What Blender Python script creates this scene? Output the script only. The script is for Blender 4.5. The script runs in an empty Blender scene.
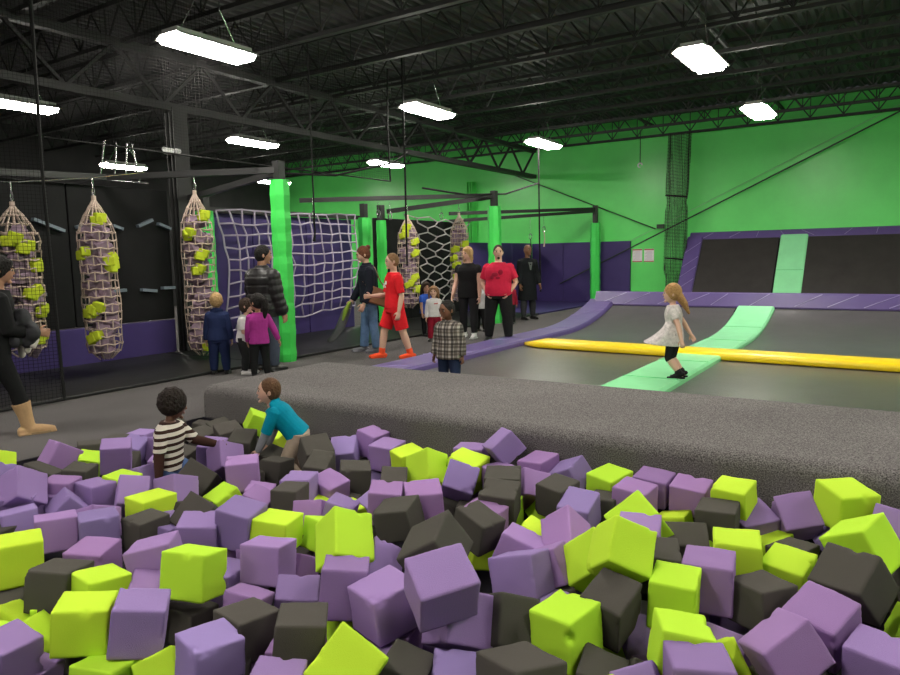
import bpy, bmesh, math, random
from mathutils import Vector, Matrix, Quaternion, noise
random.seed(7)
V = Vector
SC = bpy.context.scene
COL = SC.collection
PI = math.pi
rad = math.radians

LAMP = 34.0   # lamp strength
# ------------------------------------------------------------------ materials
MATS = {}
def mat(name, color, rough=0.6, spec=0.4, metal=0.0, bump=0.0, bscale=60.0, var=0.0, vscale=8.0, sheen=0.0, objvar=0.0, emit=None, estr=0.0):
    if name in MATS: return MATS[name]
    m = bpy.data.materials.new(name); m.use_nodes = True
    nt = m.node_tree; b = nt.nodes['Principled BSDF']
    b.inputs['Base Color'].default_value = (*color, 1)
    b.inputs['Roughness'].default_value = rough
    b.inputs['Specular IOR Level'].default_value = spec
    b.inputs['Metallic'].default_value = metal
    if sheen: b.inputs['Sheen Weight'].default_value = sheen
    if emit:
        b.inputs['Emission Color'].default_value = (*emit, 1); b.inputs['Emission Strength'].default_value = estr
    tc = nt.nodes.new('ShaderNodeTexCoord')
    if bump:
        n = nt.nodes.new('ShaderNodeTexNoise'); n.inputs['Scale'].default_value = bscale; n.inputs['Detail'].default_value = 4
        bp = nt.nodes.new('ShaderNodeBump'); bp.inputs['Strength'].default_value = bump; bp.inputs['Distance'].default_value = 0.02
        nt.links.new(tc.outputs['Object'], n.inputs['Vector']); nt.links.new(n.outputs['Fac'], bp.inputs['Height']); nt.links.new(bp.outputs['Normal'], b.inputs['Normal'])
    last = None
    if var:
        n2 = nt.nodes.new('ShaderNodeTexNoise'); n2.inputs['Scale'].default_value = vscale; n2.inputs['Detail'].default_value = 5; n2.inputs['Roughness'].default_value = 0.65
        nt.links.new(tc.outputs['Object'], n2.inputs['Vector'])
        r = nt.nodes.new('ShaderNodeMapRange'); r.inputs['From Min'].default_value = 0.3; r.inputs['From Max'].default_value = 0.7
        r.inputs['To Min'].default_value = 1 - var; r.inputs['To Max'].default_value = 1 + var
        nt.links.new(n2.outputs['Fac'], r.inputs['Value'])
        mx = nt.nodes.new('ShaderNodeMix'); mx.data_type = 'RGBA'; mx.blend_type = 'MULTIPLY'; mx.inputs[0].default_value = 1
        mx.inputs[6].default_value = (*color, 1); nt.links.new(r.outputs['Result'], mx.inputs[7])
        last = mx.outputs[2]
    if objvar:
        oi = nt.nodes.new('ShaderNodeObjectInfo'); h = nt.nodes.new('ShaderNodeHueSaturation')
        r1 = nt.nodes.new('ShaderNodeMapRange'); r1.inputs['To Min'].default_value = 0.5 - 0.008 * objvar; r1.inputs['To Max'].default_value = 0.5 + 0.05 * objvar
        nt.links.new(oi.outputs['Random'], r1.inputs['Value']); nt.links.new(r1.outputs['Result'], h.inputs['Hue'])
        w = nt.nodes.new('ShaderNodeTexWhiteNoise'); w.noise_dimensions = '1D'; nt.links.new(oi.outputs['Random'], w.inputs['W'])
        r2 = nt.nodes.new('ShaderNodeMapRange'); r2.inputs['To Min'].default_value = 1 - 0.14 * objvar; r2.inputs['To Max'].default_value = 1 + 0.14 * objvar
        nt.links.new(w.outputs['Value'], r2.inputs['Value']); nt.links.new(r2.outputs['Result'], h.inputs['Value'])
        if last: nt.links.new(last, h.inputs['Color'])
        else: h.inputs['Color'].default_value = (*color, 1)
        last = h.outputs['Color']
    if last: nt.links.new(last, b.inputs['Base Color'])
    MATS[name] = m
    return m

def ramp_mat(name, stops, axis, scale, rough=0.8, rot=(0, 0, 0), second=None):
    """bands along an object axis; second = (axis, scale, dark factor) makes a plaid"""
    m = bpy.data.materials.new(name); m.use_nodes = True
    nt = m.node_tree; b = nt.nodes['Principled BSDF']; b.inputs['Roughness'].default_value = rough; b.inputs['Specular IOR Level'].default_value = 0.15
    tc = nt.nodes.new('ShaderNodeTexCoord'); mp = nt.nodes.new('ShaderNodeMapping'); mp.inputs['Rotation'].default_value = rot
    nt.links.new(tc.outputs['Object'], mp.inputs['Vector'])
    sx = nt.nodes.new('ShaderNodeSeparateXYZ'); nt.links.new(mp.outputs['Vector'], sx.inputs[0])
    def band(ax, sc, stops):
        mu = nt.nodes.new('ShaderNodeMath'); mu.operation = 'MULTIPLY'; mu.inputs[1].default_value = sc
        nt.links.new(sx.outputs[ax], mu.inputs[0])
        fr = nt.nodes.new('ShaderNodeMath'); fr.operation = 'FRACT'; nt.links.new(mu.outputs[0], fr.inputs[0])
        cr = nt.nodes.new('ShaderNodeValToRGB'); cr.color_ramp.interpolation = 'CONSTANT'
        els = cr.color_ramp.elements
        while len(els) < len(stops): els.new(0.5)
        for e, (p, c) in zip(els, stops): e.position = p; e.color = (*c, 1)
        nt.links.new(fr.outputs[0], cr.inputs[0]); return cr.outputs[0]
    c = band(axis, scale, stops)
    if second:
        for ax, sc, st in second:
            c2 = band(ax, sc, st)
            mx = nt.nodes.new('ShaderNodeMix'); mx.data_type = 'RGBA'; mx.blend_type = 'MULTIPLY'; mx.inputs[0].default_value = 1
            nt.links.new(c, mx.inputs[6]); nt.links.new(c2, mx.inputs[7]); c = mx.outputs[2]
    nt.links.new(c, b.inputs['Base Color'])
    MATS[name] = m
    return m

def net_mat(name, color, cell, cord, axes):
    """a knotted net: cords opaque, the openings clear"""
    m = bpy.data.materials.new(name); m.use_nodes = True
    nt = m.node_tree; nt.nodes.clear()
    out = nt.nodes.new('ShaderNodeOutputMaterial'); mix = nt.nodes.new('ShaderNodeMixShader'); tr = nt.nodes.new('ShaderNodeBsdfTransparent')
    d = nt.nodes.new('ShaderNodeBsdfDiffuse'); d.inputs['Color'].default_value = (*color, 1)
    tc = nt.nodes.new('ShaderNodeTexCoord'); sx = nt.nodes.new('ShaderNodeSeparateXYZ'); nt.links.new(tc.outputs['Object'], sx.inputs[0])
    fs = []
    for a in axes:
        mu = nt.nodes.new('ShaderNodeMath'); mu.operation = 'DIVIDE'; mu.inputs[1].default_value = cell; nt.links.new(sx.outputs[a], mu.inputs[0])
        fr = nt.nodes.new('ShaderNodeMath'); fr.operation = 'FRACT'; nt.links.new(mu.outputs[0], fr.inputs[0])
        lt = nt.nodes.new('ShaderNodeMath'); lt.operation = 'LESS_THAN'; lt.inputs[1].default_value = cord / cell; nt.links.new(fr.outputs[0], lt.inputs[0]); fs.append(lt)
    mxm = nt.nodes.new('ShaderNodeMath'); mxm.operation = 'MAXIMUM'; nt.links.new(fs[0].outputs[0], mxm.inputs[0]); nt.links.new(fs[1].outputs[0], mxm.inputs[1])
    nt.links.new(mxm.outputs[0], mix.inputs[0]); nt.links.new(tr.outputs[0], mix.inputs[1]); nt.links.new(d.outputs[0], mix.inputs[2]); nt.links.new(mix.outputs[0], out.inputs[0])
    MATS[name] = m
    return m

# ------------------------------------------------------------------ objects
def tag(o, label=None, cat=None, group=None, kind=None):
    if label: o['label'] = label
    if cat: o['category'] = cat
    if group: o['group'] = group
    if kind: o['kind'] = kind
    return o

def thing(name, label, cat, loc=(0, 0, 0), rz=0.0, group=None):
    o = bpy.data.objects.new(name, None); COL.objects.link(o); o.empty_display_size = 0.1
    o.location = loc; o.rotation_euler = (0, 0, rz)
    return tag(o, label, cat, group)

class MB:
    def __init__(s): s.bm = bmesh.new()
    def ring_loft(s, rings, caps=True, closed=True, mi=0):
        vs = [[s.bm.verts.new(p) for p in r] for r in rings]
        n = len(vs[0]); rg = range(n) if closed else range(n - 1)
        for a, b in zip(vs, vs[1:]):
            for i in rg:
                f = s.bm.faces.new((a[i], a[(i + 1) % n], b[(i + 1) % n], b[i])); f.material_index = mi
        if caps and closed:
            f = s.bm.faces.new(vs[0][::-1]); f.material_index = mi
            f = s.bm.faces.new(vs[-1]); f.material_index = mi
        return s
    def box(s, c, size, R=None, mi=0):
        c = V(c); h = [v / 2 for v in size]
        ps = [V((x * h[0], y * h[1], z * h[2])) for x in (-1, 1) for y in (-1, 1) for z in (-1, 1)]
        if R is not None: ps = [R @ p for p in ps]
        v = [s.bm.verts.new(c + p) for p in ps]
        for q in ((0, 1, 3, 2), (4, 6, 7, 5), (0, 4, 5, 1), (2, 3, 7, 6), (0, 2, 6, 4), (1, 5, 7, 3)):
            f = s.bm.faces.new([v[i] for i in q]); f.material_index = mi
        return s
    def bar(s, a, b, w, h=None, mi=0):
        a, b = V(a), V(b); d = b - a; L = d.length
        if L < 1e-6: return s
        z = d.normalized(); up = V((0, 0, 1)) if abs(z.z) < 0.95 else V((0, 1, 0))
        x = up.cross(z).normalized(); y = z.cross(x)
        R = Matrix((x, y, z)).transposed()
        return s.box((a + b) / 2, (w, h or w, L), R, mi)
    def tube(s, pts, r, seg=8, mi=0, caps=True, round_end=False, flat=None, up=None):
        pts = [V(p) for p in pts]; n = len(pts)
        rs = list(r) if hasattr(r, '__len__') else [r] * n
        if round_end:
            t0 = (pts[0] - pts[1]).normalized(); t1 = (pts[-1] - pts[-2]).normalized()
            k = ((0.55, 0.83), (0.95, 0.3))
            pre = [(pts[0] + t0 * rs[0] * a, rs[0] * b) for a, b in k][::-1]
            post = [(pts[-1] + t1 * rs[-1] * a, rs[-1] * b) for a, b in k]
            pts = [p for p, _ in pre] + pts + [p for p, _ in post]; rs = [q for _, q in pre] + rs + [q for _, q in post]
            n = len(pts)
        rings = []; x = None
        for i, p in enumerate(pts):
            t = (pts[min(i + 1, n - 1)] - pts[max(i - 1, 0)])
            t = t.normalized() if t.length > 1e-9 else V((0, 0, 1))
            if x is None:
                u = V(up) if up is not None else (V((0, 0, 1)) if abs(t.z) < 0.9 else V((1, 0, 0)))
                x = (u - t * u.dot(t)).normalized()
            else:
                x = x - t * x.dot(t); x = x.normalized() if x.length > 1e-6 else t.orthogonal().normalized()
            y = t.cross(x)
            fx, fy = flat or (1, 1)
            rings.append([p + (x * math.cos(2 * PI * k / seg) * fx + y * math.sin(2 * PI * k / seg) * fy) * rs[i] for k in range(seg)])
        return s.ring_loft(rings, caps, True, mi)
    def ell(s, c, r, R=None, seg=14, rg=9, mi=0, fn=None):
        c = V(c); r = (r, r, r) if not hasattr(r, '__len__') else r
        top = None; rows = []
        for j in range(rg + 1):
            th = PI * j / rg; row = []
            for i in range(1 if j in (0, rg) else seg):
                ph = 2 * PI * i / seg
                p = V((math.sin(th) * math.cos(ph), math.sin(th) * math.sin(ph), math.cos(th)))
                q = V((p.x * r[0], p.y * r[1], p.z * r[2]))
                if fn: q = fn(p, q)
                if R is not None: q = R @ q
                row.append(s.bm.verts.new(c + q))
            rows.append(row)
        for j in range(rg):
            a, b = rows[j], rows[j + 1]
            for i in range(seg):
                if len(a) == 1: f = s.bm.faces.new((a[0], b[i], b[(i + 1) % seg]))
                elif len(b) == 1: f = s.bm.faces.new((a[i], b[0], a[(i + 1) % seg]))
                else: f = s.bm.faces.new((a[i], b[i], b[(i + 1) % seg], a[(i + 1) % seg]))
                f.material_index = mi
        return s
    def mesh(s, name, mats, smooth=False):
        bmesh.ops.recalc_face_normals(s.bm, faces=s.bm.faces)
        me = bpy.data.meshes.new(name); s.bm.to_mesh(me); s.bm.free()
        for m in (mats if isinstance(mats, (list, tuple)) else [mats]): me.materials.append(m)
        if smooth: me.shade_smooth()
        return me
    def build(s, name, mats, parent=None, smooth=False, bevel=0, loc=None):
        me = s.mesh(name, mats, smooth)
        o = bpy.data.objects.new(name, me); COL.objects.link(o)
        if parent is not None: o.parent = parent
        if loc is not None: o.location = loc
        if bevel:
            md = o.modifiers.new('bevel', 'BEVEL'); md.width = bevel; md.segments = 3; md.limit_method = 'ANGLE'
            for p in me.polygons: p.use_smooth = True
            md.harden_normals = False
            md2 = o.modifiers.new('wn', 'WEIGHTED_NORMAL'); md2.keep_sharp = False
        return o
    def remesh(s, name, mats, voxel, parent=None, smooth=4, fac=0.5):
        """fuse everything added so far into one continuous surface"""
        me = s.mesh(name, mats)
        o = bpy.data.objects.new(name, me); COL.objects.link(o)
        md = o.modifiers.new('r', 'REMESH'); md.mode = 'VOXEL'; md.voxel_size = voxel; md.use_smooth_shade = True
        if smooth:
            sm = o.modifiers.new('s', 'SMOOTH'); sm.factor = fac; sm.iterations = smooth
        dg = bpy.context.evaluated_depsgraph_get(); dg.update()
        nm = bpy.data.meshes.new_from_object(o.evaluated_get(dg))
        o.modifiers.clear(); o.data = nm; bpy.data.meshes.remove(me); nm.name = name
        if not nm.materials:
            for m in (mats if isinstance(mats, (list, tuple)) else [mats]): nm.materials.append(m)
        nm.shade_smooth()
        if parent is not None: o.parent = parent
        return o

def struct(o, kind='structure'): o['kind'] = kind; return o

def copy_tree(o, parent=None):
    c = o.copy(); COL.objects.link(c)
    if parent is not None: c.parent = parent
    for ch in list(o.children): copy_tree(ch, c)
    return c

# ------------------------------------------------------------------ camera
H_EYE = 1.55; FPX = 700.0
yaw, pitch, roll = rad(33.1), rad(6.56), 0.020
f0 = V((-math.sin(yaw), math.cos(yaw), 0)); r0 = V((math.cos(yaw), math.sin(yaw), 0)); u0 = V((0, 0, 1))
FWD = f0 * math.cos(pitch) - u0 * math.sin(pitch); u1 = u0 * math.cos(pitch) + f0 * math.sin(pitch)
RGT = r0 * math.cos(roll) - u1 * math.sin(roll); UPV = u1 * math.cos(roll) + r0 * math.sin(roll)
cam_d = bpy.data.cameras.new('camera'); cam = bpy.data.objects.new('camera', cam_d); COL.objects.link(cam)
cam_d.sensor_width = 36; cam_d.lens = FPX / 900 * 36; cam_d.clip_start = 0.05; cam_d.clip_end = 200
Rm = Matrix((RGT, UPV, -FWD)).transposed()
cam.matrix_world = Matrix.Translation((0, 0, H_EYE)) @ Rm.to_4x4()
SC.camera = cam
w = bpy.data.worlds.new('world'); SC.world = w; w.use_nodes = True
w.node_tree.nodes['Background'].inputs['Color'].default_value = (0.02, 0.02, 0.022, 1); w.node_tree.nodes['Background'].inputs['Strength'].default_value = 1.0
SC.view_settings.view_transform = 'Standard'; SC.view_settings.look = 'None'; SC.view_settings.gamma = 1; SC.view_settings.use_curve_mapping = False
SC.view_settings.exposure = 1.15
# ------------------------------------------------------------------ colours
def carpet(name, base, amp):
    m = bpy.data.materials.new(name); m.use_nodes = True; nt = m.node_tree; b = nt.nodes['Principled BSDF']
    b.inputs['Roughness'].default_value = 0.95; b.inputs['Specular IOR Level'].default_value = 0.1
    tc = nt.nodes.new('ShaderNodeTexCoord')
    n = nt.nodes.new('ShaderNodeTexNoise'); n.inputs['Scale'].default_value = 130; n.inputs['Detail'].default_value = 2
    n2 = nt.nodes.new('ShaderNodeTexNoise'); n2.inputs['Scale'].default_value = 1.3; n2.inputs['Detail'].default_value = 4
    nt.links.new(tc.outputs['Object'], n.inputs['Vector']); nt.links.new(tc.outputs['Object'], n2.inputs['Vector'])
    cr = nt.nodes.new('ShaderNodeValToRGB'); e = cr.color_ramp.elements
    e[0].position = 0.34; e[0].color = (*[c * (1 - amp) for c in base], 1); e[1].position = 0.66; e[1].color = (*[c * (1 + amp) for c in base], 1)
    nt.links.new(n.outputs['Fac'], cr.inputs[0])
    r = nt.nodes.new('ShaderNodeMapRange'); r.inputs['From Min'].default_value = 0.3; r.inputs['From Max'].default_value = 0.7; r.inputs['To Min'].default_value = 0.9; r.inputs['To Max'].default_value = 1.1
    nt.links.new(n2.outputs['Fac'], r.inputs['Value'])
    mx = nt.nodes.new('ShaderNodeMix'); mx.data_type = 'RGBA'; mx.blend_type = 'MULTIPLY'; mx.inputs[0].default_value = 1
    nt.links.new(cr.outputs[0], mx.inputs[6]); nt.links.new(r.outputs['Result'], mx.inputs[7]); nt.links.new(mx.outputs[2], b.inputs['Base Color'])
    bp = nt.nodes.new('ShaderNodeBump'); bp.inputs['Strength'].default_value = 0.5; bp.inputs['Distance'].default_value = 0.01
    nt.links.new(n.outputs['Fac'], bp.inputs['Height']); nt.links.new(bp.outputs['Normal'], b.inputs['Normal'])
    MATS[name] = m; return m
M_carpet = carpet('floor_carpet', (0.098, 0.091, 0.091), 0.5)
M_ledge = carpet('ledge_carpet', (0.128, 0.119, 0.117), 0.6)
M_green_wall = mat('green_wall_paint', (0.135, 0.78, 0.16), 0.34, 0.5, var=0.05, vscale=1.5, bump=0.05, bscale=25)
M_purple = mat('purple_padding', (0.05, 0.032, 0.14), 0.5, 0.35, var=0.08, vscale=2)
M_black_pad = mat('black_padding', (0.007, 0.007, 0.0075), 0.65, 0.2, var=0.2, vscale=3)
M_lav = mat('lavender_vinyl', (0.105, 0.070, 0.225), 0.38, 0.5, bump=0.25, bscale=5, var=0.06, vscale=3)
M_seam = mat('vinyl_seam', (0.32, 0.27, 0.5), 0.4)
M_yellow = mat('yellow_vinyl', (0.92, 0.66, 0.01), 0.33, 0.5, bump=0.15, bscale=6)
M_gstrip = mat('mint_green_vinyl', (0.30, 0.78, 0.40), 0.25, 0.6, bump=0.15, bscale=5, var=0.05, vscale=3)
M_gpad = mat('green_post_padding', (0.06, 0.66, 0.10), 0.42, 0.4, bump=0.5, bscale=9)
M_bed = mat('trampoline_weave', (0.082, 0.079, 0.075), 0.31, 0.45, bump=0.1, bscale=140, var=0.15, vscale=2.5)
M_steel = mat('black_steel', (0.02, 0.02, 0.02), 0.45, 0.5)
M_dsteel = mat('dark_joist_steel', (0.024, 0.024, 0.0235), 0.6, 0.4, var=0.2, vscale=5)
M_deck = mat('dark_roof_deck', (0.062, 0.06, 0.062), 0.6, 0.4, var=0.15, vscale=4)
M_darkwall = mat('dark_wall_paint', (0.03, 0.028, 0.03), 0.8, 0.2, var=0.15, vscale=2)
M_rope = mat('pale_rope', (0.50, 0.39, 0.33), 0.9, 0.1, bump=0.3, bscale=90)
M_crope = mat('lilac_grey_rope', (0.40, 0.35, 0.44), 0.9, 0.1)
M_grope = mat('grey_web_rope', (0.42, 0.40, 0.40), 0.9, 0.1)
M_chrome = mat('bright_steel', (0.7, 0.7, 0.7), 0.25, 0.5, metal=1)
M_black_rope = mat('black_cord', (0.012, 0.012, 0.012), 0.8, 0.2)
M_cable = mat('dark_cable', (0.015, 0.03, 0.015), 0.5, 0.4)
M_mat = mat('black_floor_mat', (0.011, 0.011, 0.011), 0.5, 0.45, bump=0.3, bscale=4, var=0.25, vscale=3)
M_white = mat('white_plastic', (0.75, 0.75, 0.75), 0.4)
M_glow = mat('lamp_tubes', (1, 1, 1), 0.5, emit=(1.0, 0.95, 0.86), estr=LAMP)
M_housing = mat('lamp_housing', (0.55, 0.55, 0.53), 0.4)
M_paper = mat('poster_paper', (0.78, 0.74, 0.78), 0.6)
M_redprint = mat('poster_red_print', (0.55, 0.12, 0.12), 0.6)
M_greyprint = mat('poster_grey_print', (0.45, 0.40, 0.45), 0.6)
M_hold = mat('pale_blue_grey_ledge', (0.16, 0.20, 0.235), 0.5)
M_net = net_mat('black_net', (0.014, 0.0135, 0.0135), 0.04, 0.0036, (1, 2))

# ------------------------------------------------------------------ setting
CEIL = 5.65
def rects(mb, lst, z):
    for x0, y0, x1, y1 in lst:
        v = [mb.bm.verts.new((x, y, z)) for x, y in ((x0, y0), (x1, y0), (x1, y1), (x0, y1))]; mb.bm.faces.new(v)
    return mb
BY = 6.24  # back of the ledge
mb = MB(); rects(mb, [(-8.0, -8, -5.88, 21.2), (-5.88, 4.44, 9, BY), (-5.88, -8, 9, 0.6), (3.2, 0.6, 9, 4.44), (-22, -8, -8.0, 21.2), (4.2, BY, 9, 21.2)], 0.0)
rects(mb, [(-5.88, BY, 4.2, 21.2)], -0.12)
struct(mb.build('floor', M_carpet))
mb = MB()
mb.box((-1.34, 2.52, -0.62), (9.08, 3.84, 0.04)); mb.box((-5.9, 2.52, -0.32), (0.04, 3.84, 0.62)); mb.box((3.22, 2.52, -0.32), (0.04, 3.84, 0.62))
mb.box((-1.34, 0.58, -0.32), (9.08, 0.04, 0.62)); mb.box((-1.34, 4.46, -0.32), (9.08, 0.04, 0.62))
struct(mb.build('trim_1', mat('pit_lining', (0.02, 0.018, 0.025), 0.9, 0.1)))
def wall(name, c, size, m): return struct(MB().box(c, size).build(name, m))
wall('wall_back', (-6.5, 21.3, CEIL / 2), (31.2, 0.2, CEIL), M_green_wall)
wall('wall_left', (-22.1, 6.6, CEIL / 2), (0.2, 29.4, CEIL), M_darkwall)
wall('wall_right', (9.1, 6.6, CEIL / 2), (0.2, 29.4, CEIL), M_green_wall)
wall('wall_front', (-6.5, -8.1, CEIL / 2), (31.2, 0.2, CEIL), M_darkwall)
# corrugated roof deck, ribs along y
mb = MB(); xs = []; x = -22.0
prof = []
while x < 9.0:
    prof += [(x, 0.0), (x + 0.07, 0.0), (x + 0.10, 0.05), (x + 0.17, 0.05), (x + 0.20, 0.0)]; x += 0.20
r1 = [V((px, -8.0, CEIL - 0.02 + pz)) for px, pz in prof]; r2 = [V((px, 21.2, CEIL - 0.02 + pz)) for px, pz in prof]
mb.ring_loft([r1, r2], caps=False, closed=False)
mb.box((-6.5, 6.6, CEIL + 0.1), (31.2, 29.4, 0.08))
struct(mb.build('ceiling', M_deck))
# bar joists along x
jn = 0
for k in range(14):
    y = 0.4 + 1.58 * k
    t = thing('roof_joist', 'dark open-web steel roof joist, %s counting from the green back wall' % (['first','second','third','fourth','fifth','sixth','seventh','eighth','ninth','tenth','eleventh','twelfth','thirteenth','fourteenth'][13 - k]), 'roof joist', (-6.5, y, 4.95), 0, 'roof joists')
    MB().bar((-15.3, 0, 0.58), (15.3, 0, 0.58), 0.11, 0.07).build('top_chord', M_dsteel, t)
    MB().bar((-15.3, 0, 0.0), (15.3, 0, 0.0), 0.10, 0.06).build('bottom_chord', M_dsteel, t)
    mb = MB(); n = 40
    for i in range(n):
        a = -15.3 + 30.6 * i / n; b = a + 30.6 / n; mdl = (a + b) / 2
        mb.tube([(a, 0, 0.55), (mdl, 0, 0.03)], 0.016, 5); mb.tube([(mdl, 0, 0.03), (b, 0, 0.55)], 0.016, 5); mb.tube([(mdl, 0, 0.03), (mdl, 0, 0.55)], 0.012, 5)
    mb.build('web', M_dsteel, t)
# girders along y on the columns
for gx, lab in ((-10.35, 'deep dark steel roof girder running above the black climbing wall'), (4.4, 'deep dark steel roof girder right of the court')):
    t = thing('roof_girder', lab, 'roof girder', (gx, 6.6, 4.1))
    MB().bar((0, -14.5, 0.82), (0, 14.5, 0.82), 0.16, 0.12).build('top_chord', M_dsteel, t)
    MB().bar((0, -14.5, 0), (0, 14.5, 0), 0.18, 0.12).build('bottom_chord', M_dsteel, t)
    mb = MB()
    for i in range(18):
        a = -14.5 + 29 * i / 18; b = a + 29 / 18; c = (a + b) / 2
        mb.bar((0, a, 0.8), (0, c, 0.03), 0.05); mb.bar((0, c, 0.03), (0, b, 0.8), 0.05)
    mb.build('web', M_dsteel, t)
for cx, cy, lab, M_dsteel_ in ((-10.35, 7.63, 'dark steel column rising behind the third hanging foam bag', M_dsteel), (-12.7, 21.0, 'green painted column against the back wall, left of the far posts', M_green_wall), (-10.35, -5.5, 'dark steel column behind the viewer', M_dsteel)):
    t = thing('steel_column', lab, 'column', (cx, cy, 0))
    MB().box((0, 0, 2.05), (0.03, 0.26, 4.1)).box((0.1, 0, 2.05), (0.02, 0.28, 4.1)).box((-0.1, 0, 2.05), (0.02, 0.28, 4.1)).build('column_shaft', M_dsteel_, t)
    MB().box((0, 0, 0.02), (0.34, 0.34, 0.04)).build('base_plate', M_dsteel_, t)
t = thing('emergency_light', 'small white twin-head emergency light on the dark column', 'emergency light', (-10.22, 7.36, 3.36))
MB().box((0, 0, 0), (0.07, 0.16, 0.10)).build('case', M_white, t, bevel=0.01)
for s in (-1, 1): MB().tube([(0.03, s * 0.11, 0.02), (0.10, s * 0.13, 0.0)], 0.04, 10).build('lamp_head', M_white, t)
# conduit / bridging along y
tag(MB().tube([(-2.95, -6, 5.28), (-2.95, 21.1, 5.28)], 0.045, 8).build('conduit_pipe', M_dsteel), 'dark pipe along the ceiling above the right row of lamps', 'pipe')
tag(MB().tube([(-6.4, -6, 5.25), (-6.4, 21.1, 5.25)], 0.04, 8).build('conduit_pipe', M_dsteel), 'dark pipe along the ceiling between two rows of lamps', 'pipe')
# lamps
def lamp(x, y, z, label):
    t = thing('high_bay_lamp', label, 'ceiling lamp', (x, y, z), 0, 'hanging high-bay ceiling lamps')
    mb = MB(); mb.box((0, 0, 0.05), (0.3, 1.18, 0.06)); mb.bar((-0.15, -0.6, 0.03), (-0.26, -0.6, -0.02), 0.02)
    prof = [(-0.27, -0.03), (-0.16, 0.03), (0.16, 0.03), (0.27, -0.03), (0.255, -0.035), (0.155, 0.018), (-0.155, 0.018), (-0.255, -0.035)]
    mb.ring_loft([[V((px, yy, pz)) for px, pz in prof] for yy in (-0.61, 0.61)])
    mb.build('housing', M_housing, t)
    mb = MB()
    mb.ring_loft([[V((px, yy, pz)) for px, pz in ((-0.23, -0.032), (-0.14, 0.012), (0.14, 0.012), (0.23, -0.032), (0.17, -0.09), (-0.17, -0.09))] for yy in (-0.59, 0.59)])
    mb.build('light_tubes', M_glow, t)
    for s in (-1, 1):
        MB().tube([(0, s * 0.45, 0.08), (0, s * 0.2, 0.5), (0, s * 0.2, CEIL - z - 0.05)], 0.008, 5).build('hanging_wire', M_chrome, t)
    return t
R3 = ['nearest', 'second', 'third']
LZ = 4.35
for (x, ys, nm) in ((-7.77, (6.3, 11.33, 16.4), 'row above the grey carpet'), (-2.63, (10.85, 15.55), 'row above the green strip'),
                    (-13.05, (6.45, 11.7, 16.75), 'row beyond the climbing wall'), (-19.0, (12.17, 17.9), 'far-left row')):
    for i, y in enumerate(ys): lamp(x, y, LZ, 'glowing rectangular lamp hung from the roof, %s in the %s' % (R3[i], nm))
for (x, y) in ((-7.77, 1.2), (-7.77, -4.0), (-2.63, 5.6), (-2.62, 0.1), (-2.62, -5), (2.7, 0.1), (2.7, 5.2), (2.7, 10.4), (2.7, 15.1), (7, 8), (7, 14), (-2.62, 19.6)):
    if (x, y) == (-2.62, 19.6): continue
    lamp(x, y, LZ, 'glowing rectangular roof lamp outside the photo')

# ------------------------------------------------------------------ ledge and partition
t = thing('carpeted_ledge', 'long grey carpeted ledge with rounded edge between foam pit and trampolines', 'ledge', (-1.35, 5.35, 0))
def ledge_part():
    # profile in y,z swept along x, rounded front edge
    pr = [(-0.90, -0.10)]
    for k in range(7):
        a = PI - k * PI / 12; pr.append((-0.90 + 0.10 + 0.10 * math.cos(a), 0.22 + 0.10 * math.sin(a)))
    for k in range(5):
        a = PI / 2 - k * PI / 8; pr.append((0.89 - 0.05 + 0.05 * math.cos(a), 0.27 + 0.05 * math.sin(a)))
    pr.append((0.89, -0.10))
    mb = MB(); rr = []
    for x, sh in ((-4.55, 0.05), (-4.53, 0.015), (-4.49, 0.0), (4.55, 0.0)):
        rr.append([V((x, py * (1 - sh * .4), pz - (sh if pz > 0.1 else 0))) for py, pz in pr])
    mb.ring_loft(rr)
    return mb
o = ledge_part().build('cover', M_ledge, t, smooth=True)
md = o.modifiers.new('e', 'EDGE_SPLIT'); md.split_angle = rad(50)
MB().bar((-4.5, -0.905, -0.06), (4.5, -0.905, -0.06), 0.01, 0.03).build('edge_strip', M_black_pad, t)

PX = -10.45
def panel(name, label, y0, y1, z0, z1, m, x=PX, th=0.12, seams=0):
    t = thing(name, label, 'padded panel', (x - th / 2, (y0 + y1) / 2, 0))
    n = max(1, seams); L = (y1 - y0) / n
    for i in range(n):
        MB().box((0, y0 - (y0 + y1) / 2 + L * (i + 0.5), (z0 + z1) / 2), (th, L - 0.012, z1 - z0 - 0.006)).build('pad', m, t, bevel=0.02)
    return t
pn = panel('climbing_wall', 'black climbing wall panel behind the hanging foam bags, with small ledges', 0.6, 7.45, 0.6, 2.75, M_black_pad, seams=4)
for (ya, za, yb, zb) in ((5.21, 2.2, 5.64, 2.04), (5.83, 2.1, 5.96, 2.14), (6.40, 2.14, 6.56, 2.09), (6.83, 2.14, 7.09, 2.25), (7.20, 2.19, 7.42, 2.11), (6.30, 1.12, 6.54, 1.13), (6.82, 1.12, 7.08, 1.09), (7.2, 1.13, 7.43, 1.13), (4.3, 2.1, 4.6, 2.1), (5.0, 1.15, 5.3, 1.13), (3.4, 1.15, 3.7, 1.2)):
    yc = 4.025
    MB().bar((0.1, ya - yc, za), (0.1, yb - yc, zb), 0.09, 0.045).build('climbing_ledge', M_hold, pn)
panel('wall_pad', 'low purple wall padding below the black climbing panel', 0.6, 7.45, 0.0, 0.59, M_purple, seams=5)
panel('wall_pad', 'tall purple wall padding behind the square rope climbing net', 7.8, 12.1, 0.0, 2.42, M_purple, seams=3)
panel('wall_pad', 'tall black wall padding behind the web-shaped rope net', 12.95, 16.9, 0.0, 2.5, M_black_pad, seams=3)
panel('wall_pad', 'purple wall padding beside the man in the long dark coat', 16.95, 21.1, 0.0, 1.95, M_purple, seams=3)
MB()
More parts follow.
